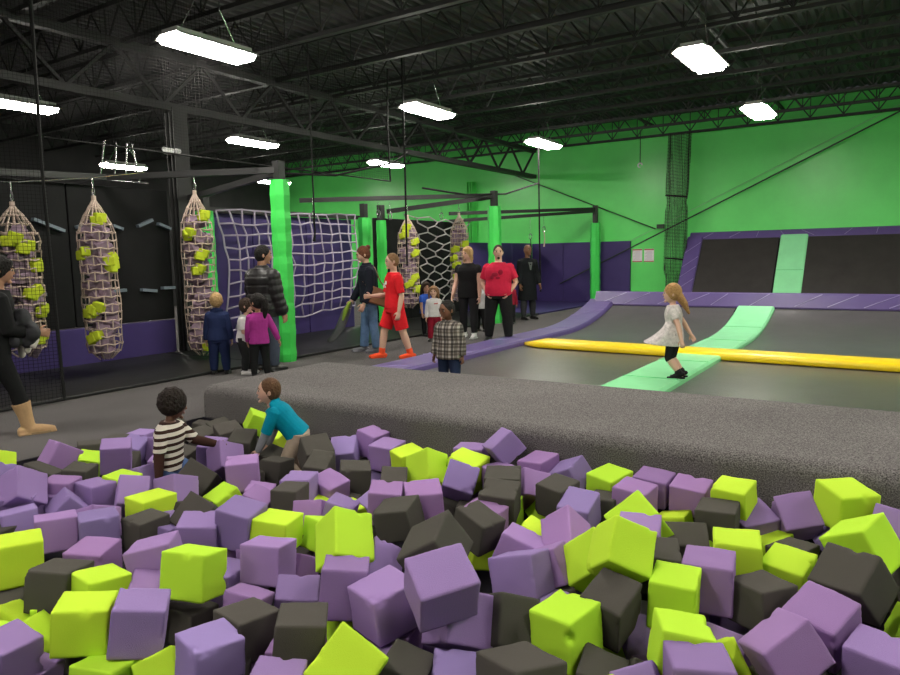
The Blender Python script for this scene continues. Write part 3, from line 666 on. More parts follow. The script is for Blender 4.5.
def person(label, x, y, look, H, skin, cat='person', child=False, build=1.0, lean=0, sidelean=0, twist=0, head=(0, 0, 0),
           legs=((3, 4, 0), (3, 4, 0)), arms=((5, 10, 12, 4), (5, 10, 12, 4)), pz=None, z0=0.0, hair=('short', None), top=None, bottom=None, shoes=None, lips=None, fingers=True, group=None, fat=1.0, face_yaw_abs=None):
    """legs/arms: (left, right); leg = (thigh pitch, out, knee bend); arm = (upper pitch, out, elbow bend, inward)"""
    hh = H * (0.200 if child else 0.146); neck = H * (0.03 if child else 0.045)
    tor = H * (0.315 if child else 0.305); legl = H - hh - neck - tor
    th = legl * 0.50; sh = legl * 0.50 - H * 0.035; ank = H * 0.035
    k = 1.08 if child else 1.0
    b = build
    Rt = Matrix.Rotation(rad(twist), 3, 'Z') @ Matrix.Rotation(rad(sidelean), 3, 'Y') @ Matrix.Rotation(-rad(lean), 3, 'X')
    U = Rt @ V((0, 0, 1)); S = Rt @ V((1, 0, 0)); Fw = Rt @ V((0, 1, 0))
    # legs
    hipw = H * 0.052 * b
    J = {}
    low = 0
    for side, (tp, out, kb) in zip((-1, 1), legs):
        hip = V((side * hipw, 0, 0)); kn = hip + dirv(tp, out, side) * th; an = kn + dirv(tp - kb, out * .6, side) * sh
        J[side] = [hip, kn, an]; low = min(low, an.z - ank)
    P0 = V((0, 0, pz if pz is not None else z0 - low))
    for s in J: J[s] = [p + P0 for p in J[s]]
    NB = P0 + U * tor                       # neck base
    SHx = H * 0.099 * b * (0.97 if child else 1.0)
    arm = {}
    for side, (up_, out, eb, inw) in zip((-1, 1), arms):
        sp = P0 + U * tor * 0.85 + S * side * SHx
        d1 = dirv(up_, out, side); d2 = dirv(up_ + eb, out - inw, side)
        el = sp + d1 * H * 0.168; wr = el + d2 * H * 0.145
        arm[side] = [sp, el, wr, d2]
    Rh = Matrix.Rotation(rad(head[0]), 3, 'Z') @ Matrix.Rotation(rad(head[2]), 3, 'Y') @ Matrix.Rotation(rad(head[1]), 3, 'X')
    hc = NB + U * neck * 0.75 + Rh @ V((0, H * 0.008, hh * 0.5))
    ang = math.atan2(-y, -x) + rad(look)
    # torso section table: t, half width, half depth
    T = [(-0.20, .060, .055), (-0.10, .088, .070), (0.0, .098, .072), (0.18, .092, .068), (0.38, .084, .062), (0.60, .094, .068), (0.74, .100, .069), (0.86, .090, .062), (0.93, .074, .052), (0.98, .052, .046), (1.03, .040, .042)]
    if fat != 1.0: T = [(t, w_ * (1 + (fat - 1) * max(0, 1 - abs(t - .3) / .8)), d_ * (1 + 1.3 * (fat - 1) * max(0, 1 - abs(t - .3) / .6))) for t, w_, d_ in T]
    def torso(mb, off, t0=-0.2, t1=1.02, flare=None, seg=20):
        rings = []
        ts = [t0] + [t for t, _, _ in T if t0 + .02 < t < t1 - .02] + [t1]
        for t in ts:
            tt = max(T[0][0], min(T[-1][0], t))
            for (ta, wa, da), (tb, wb, db) in zip(T, T[1:]):
                if ta <= tt <= tb:
                    q = (tt - ta) / (tb - ta); w_, d_ = wa + (wb - wa) * q, da + (db - da) * q; break
            if t < 0: w_, d_ = max(w_, .098), max(d_, .072)
            w_, d_ = w_ * H * b * k * .98 + off, d_ * H * b * k + off
            if flare and t < flare[0]: q = (flare[0] - t) / (flare[0] - t0); w_ *= 1 + (flare[1] - 1) * q; d_ *= 1 + (flare[1] - 1) * q
            c = P0 + (U if t > 0 else (U * .35 + V((0, 0, .65)))) * (t * tor)
            rings.append([c + S * math.copysign(abs(math.cos(a)) ** .85, math.cos(a)) * w_ + Fw * math.copysign(abs(math.sin(a)) ** .85, math.sin(a)) * d_ for a in [2 * PI * q / seg for q in range(seg)]])
        mb.ring_loft(rings)
    rU, rE, rW = H * .030 * k * (.5 + .5 * b), H * .0235 * k * (.6 + .4 * b), H * .0165 * k
    rT, rK, rA = H * .053 * k * (.4 + .6 * b), H * .034 * k * (.6 + .4 * b), H * .0225 * k
    def armtube(mb, s, off, upto):
        sp, el, wr, d2 = arm[s]
        st = sp - S * s * H * .02
        if upto <= 1: mb.tube([st, sp, sp.lerp(el, upto)], [rU * .92 + off, rU * 1.0 + off, rU + (rE - rU) * upto + off * 1.15], 14, round_end=False)
        else: mb.tube([st, sp, sp.lerp(el, .5), el, el.lerp(wr, (upto - 1) * .4), el.lerp(wr, upto - 1)], [rU * .92 + off, rU * 1.0 + off, rU * .95 + off, rE * 1.05 + off, rE * 1.02 + off, rE + (rW - rE) * (upto - 1) + off], 14)
        mb.ell(sp, rU * .95 + off * .8, seg=12, rg=8)
    def legtube(mb, s, off, upto, flare=0.0):
        hip, kn, an = J[s]
        if upto <= 1: mb.tube([hip + V((0, 0, H * .03)), hip, hip.lerp(kn, upto)], [rT + off, rT * 1.02 + off, rT + (rK - rT) * upto + off * 1.2 + flare], 16)
        else: mb.tube([hip + V((0, 0, H * .03)), hip, hip.lerp(kn, .55), kn, kn.lerp(an, (upto - 1) * .35), kn.lerp(an, upto - 1)], [rT + off, rT * 1.02 + off, rT * .86 + off, rK * 1.03 + off, rK * 1.06 + off, rK + (rA - rK) * (upto - 1) + off + flare], 16)
    # ---- body
    mb = MB(); torso(mb, 0)
    mb.tube([NB - U * H * .03, NB + U * neck * .5, hc - Rh @ V((0, H * .006, hh * .25))], [H * .036 * (.2 + .8 * b), H * .031 * (.2 + .8 * b), H * .032 * (.2 + .8 * b)], 14)
    hw, hd, hz = hh * (.36 if child else .335), hh * .42, hh * .5
    def headfn(p, q):
        z = p.z
        if z < 0.1: q.x *= 1 - .30 * ((.1 - z) / 1.1) ** 1.5; q.y = q.y * (1 - .18 * ((.1 - z) / 1.1) ** 2) + hh * .045 * ((.1 - z) / 1.1)
        if p.y > .55 and -.25 < z < .35: q.y *= .97
        if p.y < 0 and z > -.3: q.y *= 1.06
        return q
    mb.ell(hc, (hw, hd, hz), Rh, 24, 16, fn=headfn)
    def H_(v): return hc + Rh @ V(v)
    mb.tube([H_((0, hh * .385, hh * .08)), H_((0, hh * .415, -hh * .02)), H_((0, hh * .435, -hh * .075))], [hh * .026, hh * .034, hh * .043], 8, round_end=True)
    mb.ell(H_((0, hh * .385, -hh * .23)), (hh * .085, hh * .04, hh * .04), Rh, 10, 6)
    mb.ell(H_((0, hh * .335, -hh * .40)), (hh * .11, hh * .075, hh * .065), Rh, 10, 6)
    mb.ell(H_((0, hh * .345, hh * .10)), (hh * .22, hh * .055, hh * .035), Rh, 10, 6)
    for s in (-1, 1): mb.ell(H_((s * hw * 1.02, -hh * .02, -hh * .03)), (hh * .035, hh * .07, hh * .11), Rh @ Matrix.Rotation(s * .3, 3, 'Z'), 10, 7)
    for s in (-1, 1):
        armtube(mb, s, 0, 2.0); legtube(mb, s, 0, 2.0)
        hip, kn, an = J[s]
        fd = V((s * .12, 1, 0)).normalized()
        if shoes is None or shoes.get('sock'): pass
        if shoes and shoes.get('rot'): fd = Matrix.Rotation(rad(shoes['rot']), 3, 'X') @ fd
        sole = an - V((0, 0, ank * .5))
        mb.tube([an, sole - fd * H * .02], [rA, rA * 1.05], 10, round_end=True)
        mb.tube([sole - fd * H * .025 - V((0, 0, ank * .05)), sole + fd * H * .05 - V((0, 0, ank * .12)), sole + fd * H * .095 - V((0, 0, ank * .25))], [H * .02, H * .022, H * .014], 10, round_end=True, flat=(.85, 1.15), up=(0, 0, 1))
        # hand
        sp, el, wr, d = arm[s]
        mb.ell(wr, rW * 1.02, seg=10, rg=6)
        inn = (V((-s, 0, 0)) - d * V((-s, 0, 0)).dot(d))
        inn = inn.normalized() if inn.length > .05 else V((0, 1, 0))   # palm faces the body
        wd = d.cross(inn).normalized()
        if wd.y < 0: wd = -wd                                          # thumb side forward
        L = H * .052
        Rp = Matrix((wd, inn, d)).transposed()
        mb.ell(wr + d * L * .52, (H * .0235, H * .0115, L * .66), Rp, 12, 8)
        fr = H * .0054
        if fingers:
            for fi, (ox, fl) in enumerate(((.017, .040), (.006, .045), (-.006, .042), (-.016, .034))):
                base = wr + d * L * .85 + wd * H * ox * 1.05
                c1 = base + d * H * .012 + wd * H * ox * .12; c2 = c1 + (d * .88 + inn * .45).normalized() * H * fl * .42; c3 = c2 + (d * .45 + inn * .9).normalized() * H * fl * .42
                mb.tube([base, c1, c2, c3], [fr * 1.12, fr * 1.08, fr, fr * .82], 7, round_end=True)
            tb = wr + d * L * .30 + wd * H * .018
            mb.tube([tb, tb + (wd * .75 + d * .65 + inn * .25).normalized() * H * .022, tb + (wd * .75 + d * .65 + inn * .25).normalized() * H * .022 + (d * .85 + inn * .4 + wd * .2).normalized() * H * .02], [fr * 1.5, fr * 1.25, fr], 7, round_end=True)
    vox = max(0.0040, 0.0041 * H)
    body = mb.remesh('person', skin, vox, smooth=3, fac=.45)
    tag(body, label, cat, group)
    body.location = (x, y, 0); body.rotation_euler = (0, 0, ang - PI / 2)
    # ---- face
    for s in (-1, 1):
        m2 = MB(); er = hh * .05
        m2.ell(H_((s * hh * .14, hh * .345, hh * .035)), (er * 1.25, er * .95, er * .8), Rh, 10, 7, mi=0); m2.ell(H_((s * hh * .142, hh * .345 + er * .5, hh * .035)), (er * .95, er * .62, er * .84), Rh, 8, 6, mi=1)
        m2.build('eye', [M_eye, M_iris], body, smooth=True)
        m2 = MB(); m2.tube([H_((s * hh * .08, hh * .405, hh * .12)), H_((s * hh * .15, hh * .395, hh * .145)), H_((s * hh * .22, hh * .35, hh * .12))], hh * .02, 5); m2.build('eyebrow', hair[1] or H_black, body)
    m2 = MB(); m2.ell(H_((0, hh * .405, -hh * .23)), (hh * .09, hh * .028, hh * .024), Rh, 10, 6); m2.build('mouth', lips or lipm((.35, .12, .10)), body, smooth=True)
    # ---- hair
    hk, hm = hair
    m2 = MB(); hv = max(.0045, hh * .03)
    def cap(g=1.0, fwd=-.055, upz=.09): m2.ell(H_((0, hh * fwd, hh * upz)), (hw * 1.09 * g, hd * 1.03 * g, hz * .93 * g), Rh, 20, 12)
    if hk == 'short': cap(); m2.ell(H_((0, -hh * .09, .0)), (hw * 1.08, hd * .90, hz * .84), Rh, 16, 10)
    elif hk == 'crop': cap(.985, -.05, .085); m2.ell(H_((0, -hh * .095, hh * .0)), (hw * 1.045, hd * .885, hz * .80), Rh, 16, 10)
    elif hk == 'fringe': cap(1.03, -.035, .08); m2.ell(H_((0, -hh * .10, -hh * .05)), (hw * 1.1, hd * .88, hz * .8), Rh, 16, 10); m2.ell(H_((0, hh * .22, hh * .26)), (hw * .9, hd * .5, hz * .35), Rh, 14, 8)
    elif hk == 'afro':
        rn = random.Random(2); cap(1.15, -.06, .12)
        m2.ell(H_((0, -hh * .13, hh * .02)), (hw * 1.2, hd * .95, hz * .85), Rh, 16, 10)
        for q in range(150):
            a, e = rn.uniform(0, 2 * PI), math.acos(rn.uniform(-.55, 1)); d = V((math.sin(e) * math.cos(a), math.sin(e) * math.sin(a), math.cos(e)))
            if d.y > .45 and d.z < .45: continue
            m2.ell(H_((d.x * hw * 1.2, -hh * .07 + d.y * hd * 1.12, hh * .11 + d.z * hz * 1.03)), hh * rn.uniform(.045, .07), seg=6, rg=4)
    elif hk in ('long', 'bob'):
        cap(1.04, -.05, .08); L = -1.35 if hk == 'long' else -.62
        if hk == 'bob':
            for s in (-1, 1): m2.tube([H_((s * hw * .8, hh * .02, hh * .25)), H_((s * hw * 1.12, -hh * .02, -hh * .1)), H_((s * hw * 1.2, -hh * .05, hh * L))], [hh * .14, hh * .14, hh * .07], 10, round_end=True)
        m2.tube([H_((0, -hh * .12, hh * .2)), H_((0, -hh * .24, -hh * .25)), H_((0, -hh * .3, hh * (L * .7))), H_((0, -hh * .28, hh * L))], [hw * 1.0, hw * .98, hw * .9, hw * .45], 14, round_end=True, flat=(.55, 1), up=Rh @ V((0, 1, 0)))
        m2.ell(H_((0, hh * .2, hh * .3)), (hw * .85, hd * .45, hz * .3), Rh, 14, 8)
    elif hk == 'bun': cap(1.02); m2.ell(H_((0, -hh * .16, -hh * .05)), (hw * 1.0, hd * .75, hz * .65), Rh, 14, 10); m2.ell(H_((0, -hh * .42, hh * .36)), hh * .17, Rh, 12, 8); m2.ell(H_((0, -hh * .34, hh * .28)), hh * .15, Rh, 12, 8)
    elif hk == 'ponytail':
        cap(1.03); m2.ell(H_((0, -hh * .14, -hh * .04)), (hw * 1.02, hd * .8, hz * .7), Rh, 14, 10)
        m2.tube([H_((0, -hh * .38, hh * .3)), H_((0, -hh * .6, hh * .15)), H_((hh * .02, -hh * .62, -hh * .35)), H_((hh * .04, -hh * .5, -hh * .9))], [hh * .13, hh * .2, hh * .22, hh * .08], 12, round_end=True)
    elif hk == 'flying':
        cap(1.04, -.05, .08)
        m2.tube([H_((0, -hh * .1, hh * .15)), H_((0, -hh * .35, -hh * .15)), H_((0, -hh * .62, -hh * .55)), H_((0, -hh * .82, -hh * .98))], [hw * .95, hw * .9, hw * .7, hw * .3], 12, round_end=True, flat=(.7, 1), up=Rh @ V((0, 1, 0)))
    if hk == 'bald': m2.bm.free()
    else:
        # keep the face clear: hair never hangs below the brow in front
        m2.remesh('hair', hm, hv, body, smooth=2)
    # ---- clothes
    if bottom:
        m2 = MB(); torso(m2, H * .007, -0.2, bottom.get('waist', .16))
        for s in (-1, 1): legtube(m2, s, bottom.get('off', .009) * H, bottom.get('len', 1.93), bottom.get('flare', 0) * H)
        m2.remesh(bottom['name'], bottom['mat'], vox * 1.25, body, smooth=3)
    if top:
        m2 = MB(); off = top.get('off', .012) * H
        torso(m2, off, top.get('hem', -.1), top.get('neck', 1.02), top.get('flare'))
        sl = top.get('sleeve', 1.95)
        if not hasattr(sl, '__len__'): sl = (sl, sl)
        for s, q in zip((-1, 1), sl):
            if q > 0: armtube(m2, s, off * top.get('soff', .85), q)
        if top.get('hood'): m2.tube([NB - Fw * H * .05 + S * H * .06 * a + U * (H * .01) + Fw * H * .03 * abs(a) for a in (-1, -.5, 0, .5, 1)], [H * .02, H * .03, H * .036, H * .03, H * .02], 10, round_end=True)
        if top.get('collar'): m2.tube([NB - U * H * .02, NB + U * neck * .62], [H * .055 * b, H * .044 * b], 14)
        if top.get('puffs'):
            for t in (-.04, .18, .40, .62):
                torso(m2, off + H * .006, t, t + .16)
            for s in (-1, 1):
                sp, el, wr, d2 = arm[s]
                for q in (.1, .4, .7): m2.ell(sp.lerp(el, q), rU * 1.1 + off, seg=12, rg=8)
                for q in (.05, .4, .75): m2.ell(el.lerp(wr, q), rE * 1.12 + off, seg=12, rg=8)
        if top.get('custom'): top['custom'](m2, P0, U, S, Fw, H, tor)
        m2.remesh(top['name'], top['mat'], vox * 1.2, body, smooth=3)
        if top.get('under'):   # long under-sleeves
            un, um, u0_ = top['under']
            for s in (-1, 1):
                m3 = MB(); sp, el, wr, d2 = arm[s]
                a, c = (sp.lerp(el, u0_ - .12), el) if u0_ < 1 else (el.lerp(wr, u0_ - 1.08), el.lerp(wr, u0_ - .9))
                pts = [a, c, el.lerp(wr, .5), el.lerp(wr, .96)] if u0_ < 1 else [a, el.lerp(wr, .6), el.lerp(wr, .96)]
                rr = [rU * .98 + off * .55, rE * 1.06 + off * .5, rE + off * .45, rW + off * .5]
                m3.tube(pts, rr[:len(pts)] if u0_ < 1 else [rE + off * .5, rE * .95 + off * .4, rW + off * .5], 14, round_end=True)
                m3.build(un, um, body, smooth=True)
        if top.get('print'):
            pm, px, pz_, pw, ph = top['print']
            m3 = MB(); c = P0 + U * tor * pz_; dd = None
            tt = pz_
            for (ta, wa, da), (tb, wb, db) in zip(T, T[1:]):
                if ta <= tt <= tb: dd = (da + (db - da) * (tt - ta) / (tb - ta)) * H * b * k + off
            for (qx, qz, qw, qh) in ((-.3, .2, .35, .5), (.1, .0, .5, .4), (.3, -.25, .3, .4), (-.1, -.3, .35, .25)):
                m3.ell(c + Fw * (dd + .001) + S * (px + qx * pw) + U * qz * ph, (qw * pw * .5, .006, qh * ph * .5), Rt, 10, 6)
            m3.build('shirt_print', pm, body, smooth=True)
    if shoes:
        for s in (-1, 1):
            hip, kn, an = J[s]; fd = V((s * .12, 1, 0)).normalized()
            shd = (kn - an).normalized()
            if shoes.get('rot', 0): fd = Matrix.Rotation(rad(shoes['rot']), 3, 'X') @ fd
            base = an - V((0, 0, ank))
            m3 = MB(); g = shoes.get('g', 1.0)
            wd_ = H * .027 * g
            m3.tube([base - fd * H * .035 + V((0, 0, H * .022)), base - fd * H * .0 + V((0, 0, H * .026)), base + fd * H * .06 + V((0, 0, H * .021)), base + fd * H * .108 + V((0, 0, H * .016))], [H * .020 * g, H * .025 * g, H * .022 * g, H * .015 * g], 14, round_end=True, flat=(.95, 1.2), up=(0, 0, 1))
            hb = shoes.get('h', .05) * H
            m3.tube([base + V((0, 0, H * .02)), an + shd * hb * .5, an + shd * hb], [H * .027 * g, rA * 1.22 * g + H * .003, (rA + shoes.get('flare', .004) * H) * 1.12], 14)
            m3.box(base + fd * H * .035 + V((0, 0, H * .004)), (H * .05 * g, H * .15 * g, H * .012))
            ob = m3.remesh(shoes['name'], shoes['mat'], vox * 1.05, body, smooth=2)
            if shoes.get('sole'):
                m4 = MB(); rings = []
                for zz in (0, H * .011):
                    rings.append([base + V((0, 0, zz)) + fd * (H * .036 + math.sin(a) * H * .083) + fd.cross(V((0, 0, 1))) * math.cos(a) * H * .030 * g for a in [2 * PI * q / 18 for q in range(18)]])
                m4.ring_loft(rings).build('sole', shoes['sole'], ob)
    body['joint_hint'] = 0
    del body['joint_hint']
    return body, dict(P0=P0, NB=NB, U=U, S=S, F=Fw, arm=arm, J=J, H=H, tor=tor, hc=hc)
def at_body(bd, p):
    """a point of a person's own frame in the world"""
    return Matrix.Rotation(bd.rotation_euler.z, 3, 'Z') @ V(p) + bd.location

C_black = cloth('black_cotton', (0.012, 0.012, 0.013)); C_blackd = cloth('black_denim', (0.017, 0.017, 0.019)); C_navy = cloth('navy_fleece', (0.018, 0.028, 0.085)); C_navyp = cloth('navy_track_cloth', (0.014, 0.022, 0.07))
C_jeans = cloth('blue_denim', (0.10, 0.17, 0.30), var=0.25, vscale=9); C_djeans = cloth('dark_denim', (0.02, 0.03, 0.07)); C_gjeans = cloth('grey_blue_denim', (0.07, 0.085, 0.12)); C_mjeans = cloth('mid_blue_denim', (0.05, 0.09, 0.2), var=0.25, vscale=14)
C_mag = cloth('magenta_knit', (0.36, 0.035, 0.24)); C_red = cloth('bright_red_jersey', (0.62, 0.015, 0.022)); C_rose = cloth('rose_red_jersey', (0.52, 0.018, 0.055)); C_white = cloth('white_cotton', (0.62, 0.60, 0.60)); C_blue = cloth('royal_blue_cotton', (0.03, 0.09, 0.42))
C_puff = cloth('black_quilted_nylon', (0.014, 0.013, 0.014), rough=0.45, spec=0.4); C_coat = cloth('black_wool', (0.009, 0.010, 0.012)); C_njack = cloth('dark_navy_jacket_cloth', (0.010, 0.012, 0.020)); C_teal = cloth('teal_cotton', (0.0, 0.22, 0.32)); C_grey = cloth('heather_grey_cotton', (0.20, 0.20, 0.22)); C_khaki = cloth('khaki_twill', (0.40, 0.32, 0.24))
C_brownsl = cloth('dark_brown_knit', (0.045, 0.02, 0.015)); C_maroon = cloth('dark_red_cloth', (0.26, 0.012, 0.03)); C_lgrey = cloth('pale_grey_knit', (0.42, 0.40, 0.41)); C_orange = cloth('neon_coral_knit', (0.85, 0.09, 0.03)); C_tan = cloth('tan_suede', (0.50, 0.32, 0.17)); C_blouse = cloth('white_grey_print_cloth', (0.55, 0.50, 0.49), var=0.3, vscale=26)
L_blackshoe = mat('black_leather', (0.012, 0.012, 0.012), 0.4, 0.5); L_white = mat('white_shoe_leather', (0.7, 0.7, 0.7), 0.45); L_grey = mat('grey_shoe_leather', (0.12, 0.12, 0.14), 0.5)
brn, wht = (0.035, 0.015, 0.012), (0.62, 0.56, 0.50)
M_stripe = ramp_mat('brown_white_stripes', [(0.0, brn), (0.46, wht)], 2, 19.0, rot=(0.0, 0.0, 0.0))
M_plaid = ramp_mat('grey_brown_plaid', [(0.0, (0.42, 0.38, 0.34)), (0.30, (0.17, 0.15, 0.135)), (0.62, (0.36, 0.33, 0.30)), (0.70, (0.11, 0.10, 0.095))], 0, 12.0, second=[(2, 12.0, [(0.0, (1, 1, 1)), (0.30, (0.48, 0.45, 0.43)), (0.62, (0.9, 0.9, 0.9)), (0.70, (0.33, 0.31, 0.3))])])
def tex(s): return s

# --- woman in boots at the left edge
bd, J1 = person('person in black clothes and tan boots walking at the left edge, clutching a coat', -6.90, 3.0, 97, 1.70, SK_M, hair=('long', H_black), head=(-10, -8, 0), lean=9,
    legs=((-12, 1, 10), (20, 1, 8)), arms=((0, 8, 60, 30), (10, 6, 70, 25)), top=dict(name='long_top', mat=C_black, hem=-.3, off=.016), bottom=dict(name='leggings', mat=C_black, off=.004), shoes=dict(name='boot', mat=C_tan, h=.145, g=1.22, flare=.02, sole=mat('boot_sole', (0.3, 0.2, 0.11), 0.8)))
t = thing('bundled_coat', 'grey, black and white coat bundled in the arms of the person in tan boots', 'coat', at_body(bd, J1['P0'] + V((0.04, 0.20, 0.10))))
rn = random.Random(5)
M_fluff = cloth('dark_grey_fleece', (0.05, 0.05, 0.055)); M_fluffw = cloth('white_fleece', (0.55, 0.5, 0.46))
mb = MB()
for q in range(16): mb.ell((rn.uniform(-.16, .16), rn.uniform(-.07, .07), rn.uniform(-.05, .20)), (rn.uniform(.07, .12), rn.uniform(.05, .08), rn.uniform(.06, .1)), seg=10, rg=7)
mb.remesh('coat_body', M_fluff, .012, t)
for q in range(3):
    x = -.12 + .11 * q; mb = MB(); mb.tube([(x, .03, .06 + .03 * q), (x + .02, .09, -.06), (x + .05, .06, -.20 + .05 * q)], [.035, .045, .03], 8, round_end=True); mb.build('white_trim', M_fluffw, t, smooth=True)
# --- small boy in navy, seen from behind
person('small blond person in navy hoodie and trousers, back turned, beside a hanging net bag', -7.92, 6.30, 165, 1.14, SK_L, child=True, hair=('crop', H_blond), head=(10, 5, 0),
    arms=((2, 12, 8, 4), (4, 10, 12, 4)), legs=((2, 4, 2), (3, 4, 4)), top=dict(name='hoodie', mat=C_navy, hood=True, hem=-.12, off=.022), bottom=dict(name='track_trousers', mat=C_navyp, off=.018), shoes=dict(name='shoe', mat=L_blackshoe))
# --- boy in white and black shirt
person('small dark-haired person in white and black shirt facing the child in magenta', -7.63, 6.50, 62, 1.06, SK_L, child=True, hair=('fringe', H_dkbrown), head=(15, 2, 0), lean=8,
    arms=((12, 14, 50, 20), (10, 14, 60, 25)), legs=((8, 6, 12), (14, 8, 20)), top=dict(name='t_shirt', mat=C_white, sleeve=.85, off=.018, print=(C_black, 0.0, .72, .17, .12)), bottom=dict(name='trousers', mat=C_blackd, off=.014), shoes=dict(name='sock', mat=C_white))
# --- girl in magenta
person('small person with long black hair in magenta top, seen from behind', -7.15, 6.34, -172, 1.13, SK_M, child=True, hair=('ponytail', H_black), head=(40, 0, 0),
    arms=((8, 8, 20, 8), (-6, 26, 12, 4)), legs=((2, 4, 4), (2, 4, 4)), top=dict(name='long_sleeved_top', mat=C_mag, off=.014, hem=-.14), bottom=dict(name='leggings', mat=C_black, off=.008), shoes=dict(name='shoe', mat=L_blackshoe))
# --- father in puffer jacket
person('tall dark-haired person in black puffer jacket and grey-blue jeans beside the nearest green post', -7.53, 6.79, 132, 1.78, SK_M, hair=('short', H_black), build=1.14, head=(-38, -6, 0),
    arms=((4, 10, 14, 6), (4, 10, 14, 6)), legs=((2, 3, 2), (3, 3, 3)), top=dict(name='puffer_jacket', mat=C_puff, off=.028, hem=-.22, puffs=True, collar=True), bottom=dict(name='jeans', mat=C_gjeans, off=.012), shoes=dict(name='shoe', mat=L_blackshoe))
# --- auburn woman
bd, J2 = person('person with auburn hair in a bun, dark jacket and blue jeans, looking left', -7.45, 9.0, -78, 1.78, SK_L, hair=('bun', H_auburn), build=1.0, head=(0, -14, 0), lean=3,
    arms=((0, 8, 26, 6), (16, 12, 14, 4)), legs=((-4, 2, 4), (8, 2, 4)), top=dict(name='jacket', mat=C_njack, off=.017, hem=-.10, collar=True), bottom=dict(name='jeans', mat=C_jeans, off=.007, flare=.012), shoes=dict(name='shoe', mat=L_grey))
hd = at_body(bd, J2['arm'][1][2] + J2['arm'][1][3] * .07)
t = thing('folded_jacket', 'grey jacket with lime lining dangling from the hand of the auburn-haired person', 'jacket', hd)
M_gj = cloth('grey_nylon', (0.16, 0.16, 0.17), rough=.5); M_ll = cloth('lime_lining', (0.28, 0.42, 0.06))
dl = V((-math.cos(yaw), -math.sin(yaw), 0))
mb = MB(); mb.tube([(0, 0, .02), dl * .08 + V((0, 0, -.14)), dl * .17 + V((0, 0, -.36)), dl * .30 + V((0, 0, -.56)), dl * .37 + V((0, 0, -.60))], [.045, .075, .075, .06, .05], 12, round_end=True, flat=(1, .6)); mb.build('grey_shell', M_gj, t, smooth=True)
mb = MB(); mb.tube([V((.02, -.045, .03)) + dl * .0, V((.02, -.05, -.1)) + dl * .06, V((.02, -.055, -.25)) + dl * .11], [.025, .042, .02], 10, round_end=True); mb.build('lime_lining', M_ll, t, smooth=True)
t = thing('shoulder_bag', 'brown leather shoulder bag worn by the auburn-haired person', 'bag', at_body(bd, J2['P0'] + V((-.20, -.12, .03))), bd.rotation_euler.z)
M_bag = mat('brown_leather', (0.22, 0.10, 0.05), 0.5, 0.4, bump=.2, bscale=20)
MB().box((0, 0, .0), (.12, .34, .27), Matrix.Rotation(.35, 3, 'X')).build('pouch', M_bag, t, bevel=.03)
MB().box((-.067, -.02, .06), (.012, .33, .15), Matrix.Rotation(.35, 3, 'X')).build('flap', mat('brown_leather_flap', (0.19, 0.085, 0.045), 0.5), t, bevel=.005)
MB().tube([(.0, .14, .13), (.07, .24, .26), (.17, .265, .40), (.28, .2, .49), (.31, .10, .53), (.27, .0, .48), (.12, -.06, .25), (.0, -.12, .13)], .012, 6).build('strap', M_bag, t)
# --- boy in red
person('person in red t-shirt, red shorts and coral socks, walking left', -6.65, 8.64, -72, 1.67, SK_L, hair=('crop', H_sandy), build=1.05, head=(0, -4, 0), child=False,
    arms=((-10, 9, 24, 4), (14, 8, 74, 10)), legs=((-12, 4, 6), (20, 3, 12)), top=dict(name='t_shirt', mat=C_red, sleeve=.85, off=.012, hem=-.08, print=(C_white, .02, .66, .2, .13)), bottom=dict(name='shorts', mat=C_red, len=.88, off=.014, flare=.010), shoes=dict(name='coral_sock', mat=C_orange, h=.06))
# --- child in blue
person('small dark-haired person in royal blue shirt standing left of the child in white', -7.95, 11.35, 40, 1.08, SK_M, child=True, hair=('bob', H_dkbrown), head=(-20, 0, 0), top=dict(name='t_shirt', mat=C_blue, sleeve=.6, off=.02), bottom=dict(name='trousers', mat=C_black), shoes=dict(name='shoe', mat=L_blackshoe))
# --- child in white with dark red skirt
person('small blond person in white long-sleeved top and dark red trousers, facing the camera', -7.35, 10.75, -8, 1.03, SK_L, child=True, hair=('bob', H_sandy), head=(0, 0, 0), arms=((8, 12, 20, 6), (6, 10, 14, 6)), top=dict(name='long_sleeved_top', mat=C_white, off=.018, hem=-.05, print=(C_red, -.05, .72, .09, .03)), bottom=dict(name='dark_red_trousers', mat=C_maroon, off=.018), shoes=dict(name='shoe', mat=L_blackshoe))
# --- boy in plaid standing low behind the ledge
person('small person with short black hair in grey plaid shirt, standing behind the carpeted ledge', -4.36, 6.67, -32, 1.10, SK_B, child=True, build=1.12, hair=('crop', H_black), head=(-18, -8, 0), pz=.47,
    arms=((-2, 12, 8, 4), (2, 12, 10, 4)), legs=((2, 4, 2), (2, 4, 2)), top=dict(name='plaid_shirt', mat=M_plaid, off=.026, hem=-.22, collar=True), bottom=dict(name='jeans', mat=C_djeans, off=.014), shoes=dict(name='shoe', mat=L_blackshoe), lips=lipm((.16, .05, .045)))
# --- blond woman in black
person('person with shoulder-length blond hair in black short-sleeved top and black trousers', -7.0, 11.42, -22, 1.76, SK_L, hair=('bob', H_blond), build=1.12, fat=1.05, head=(-22, 0, 0),
    arms=((4, 8, 10, 4), (8, 10, 22, 8)), legs=((10, 4, 4), (-4, 3, 4)), top=dict(name='black_top', mat=C_black, sleeve=.35, off=.012, hem=-.2), bottom=dict(name='trousers', mat=C_blackd, off=.006), shoes=dict(name='white_shoe', mat=L_white))
# --- child half hidden between them
person('small person in pale grey top half hidden behind the broad person in rose-red', -7.35, 12.45, 150, 1.14, SK_M, child=True, hair=('short', H_dkbrown), top=dict(name='pale_top', mat=C_lgrey, off=.02), bottom=dict(name='trousers', mat=C_black, off=.012), shoes=dict(name='shoe', mat=L_blackshoe))
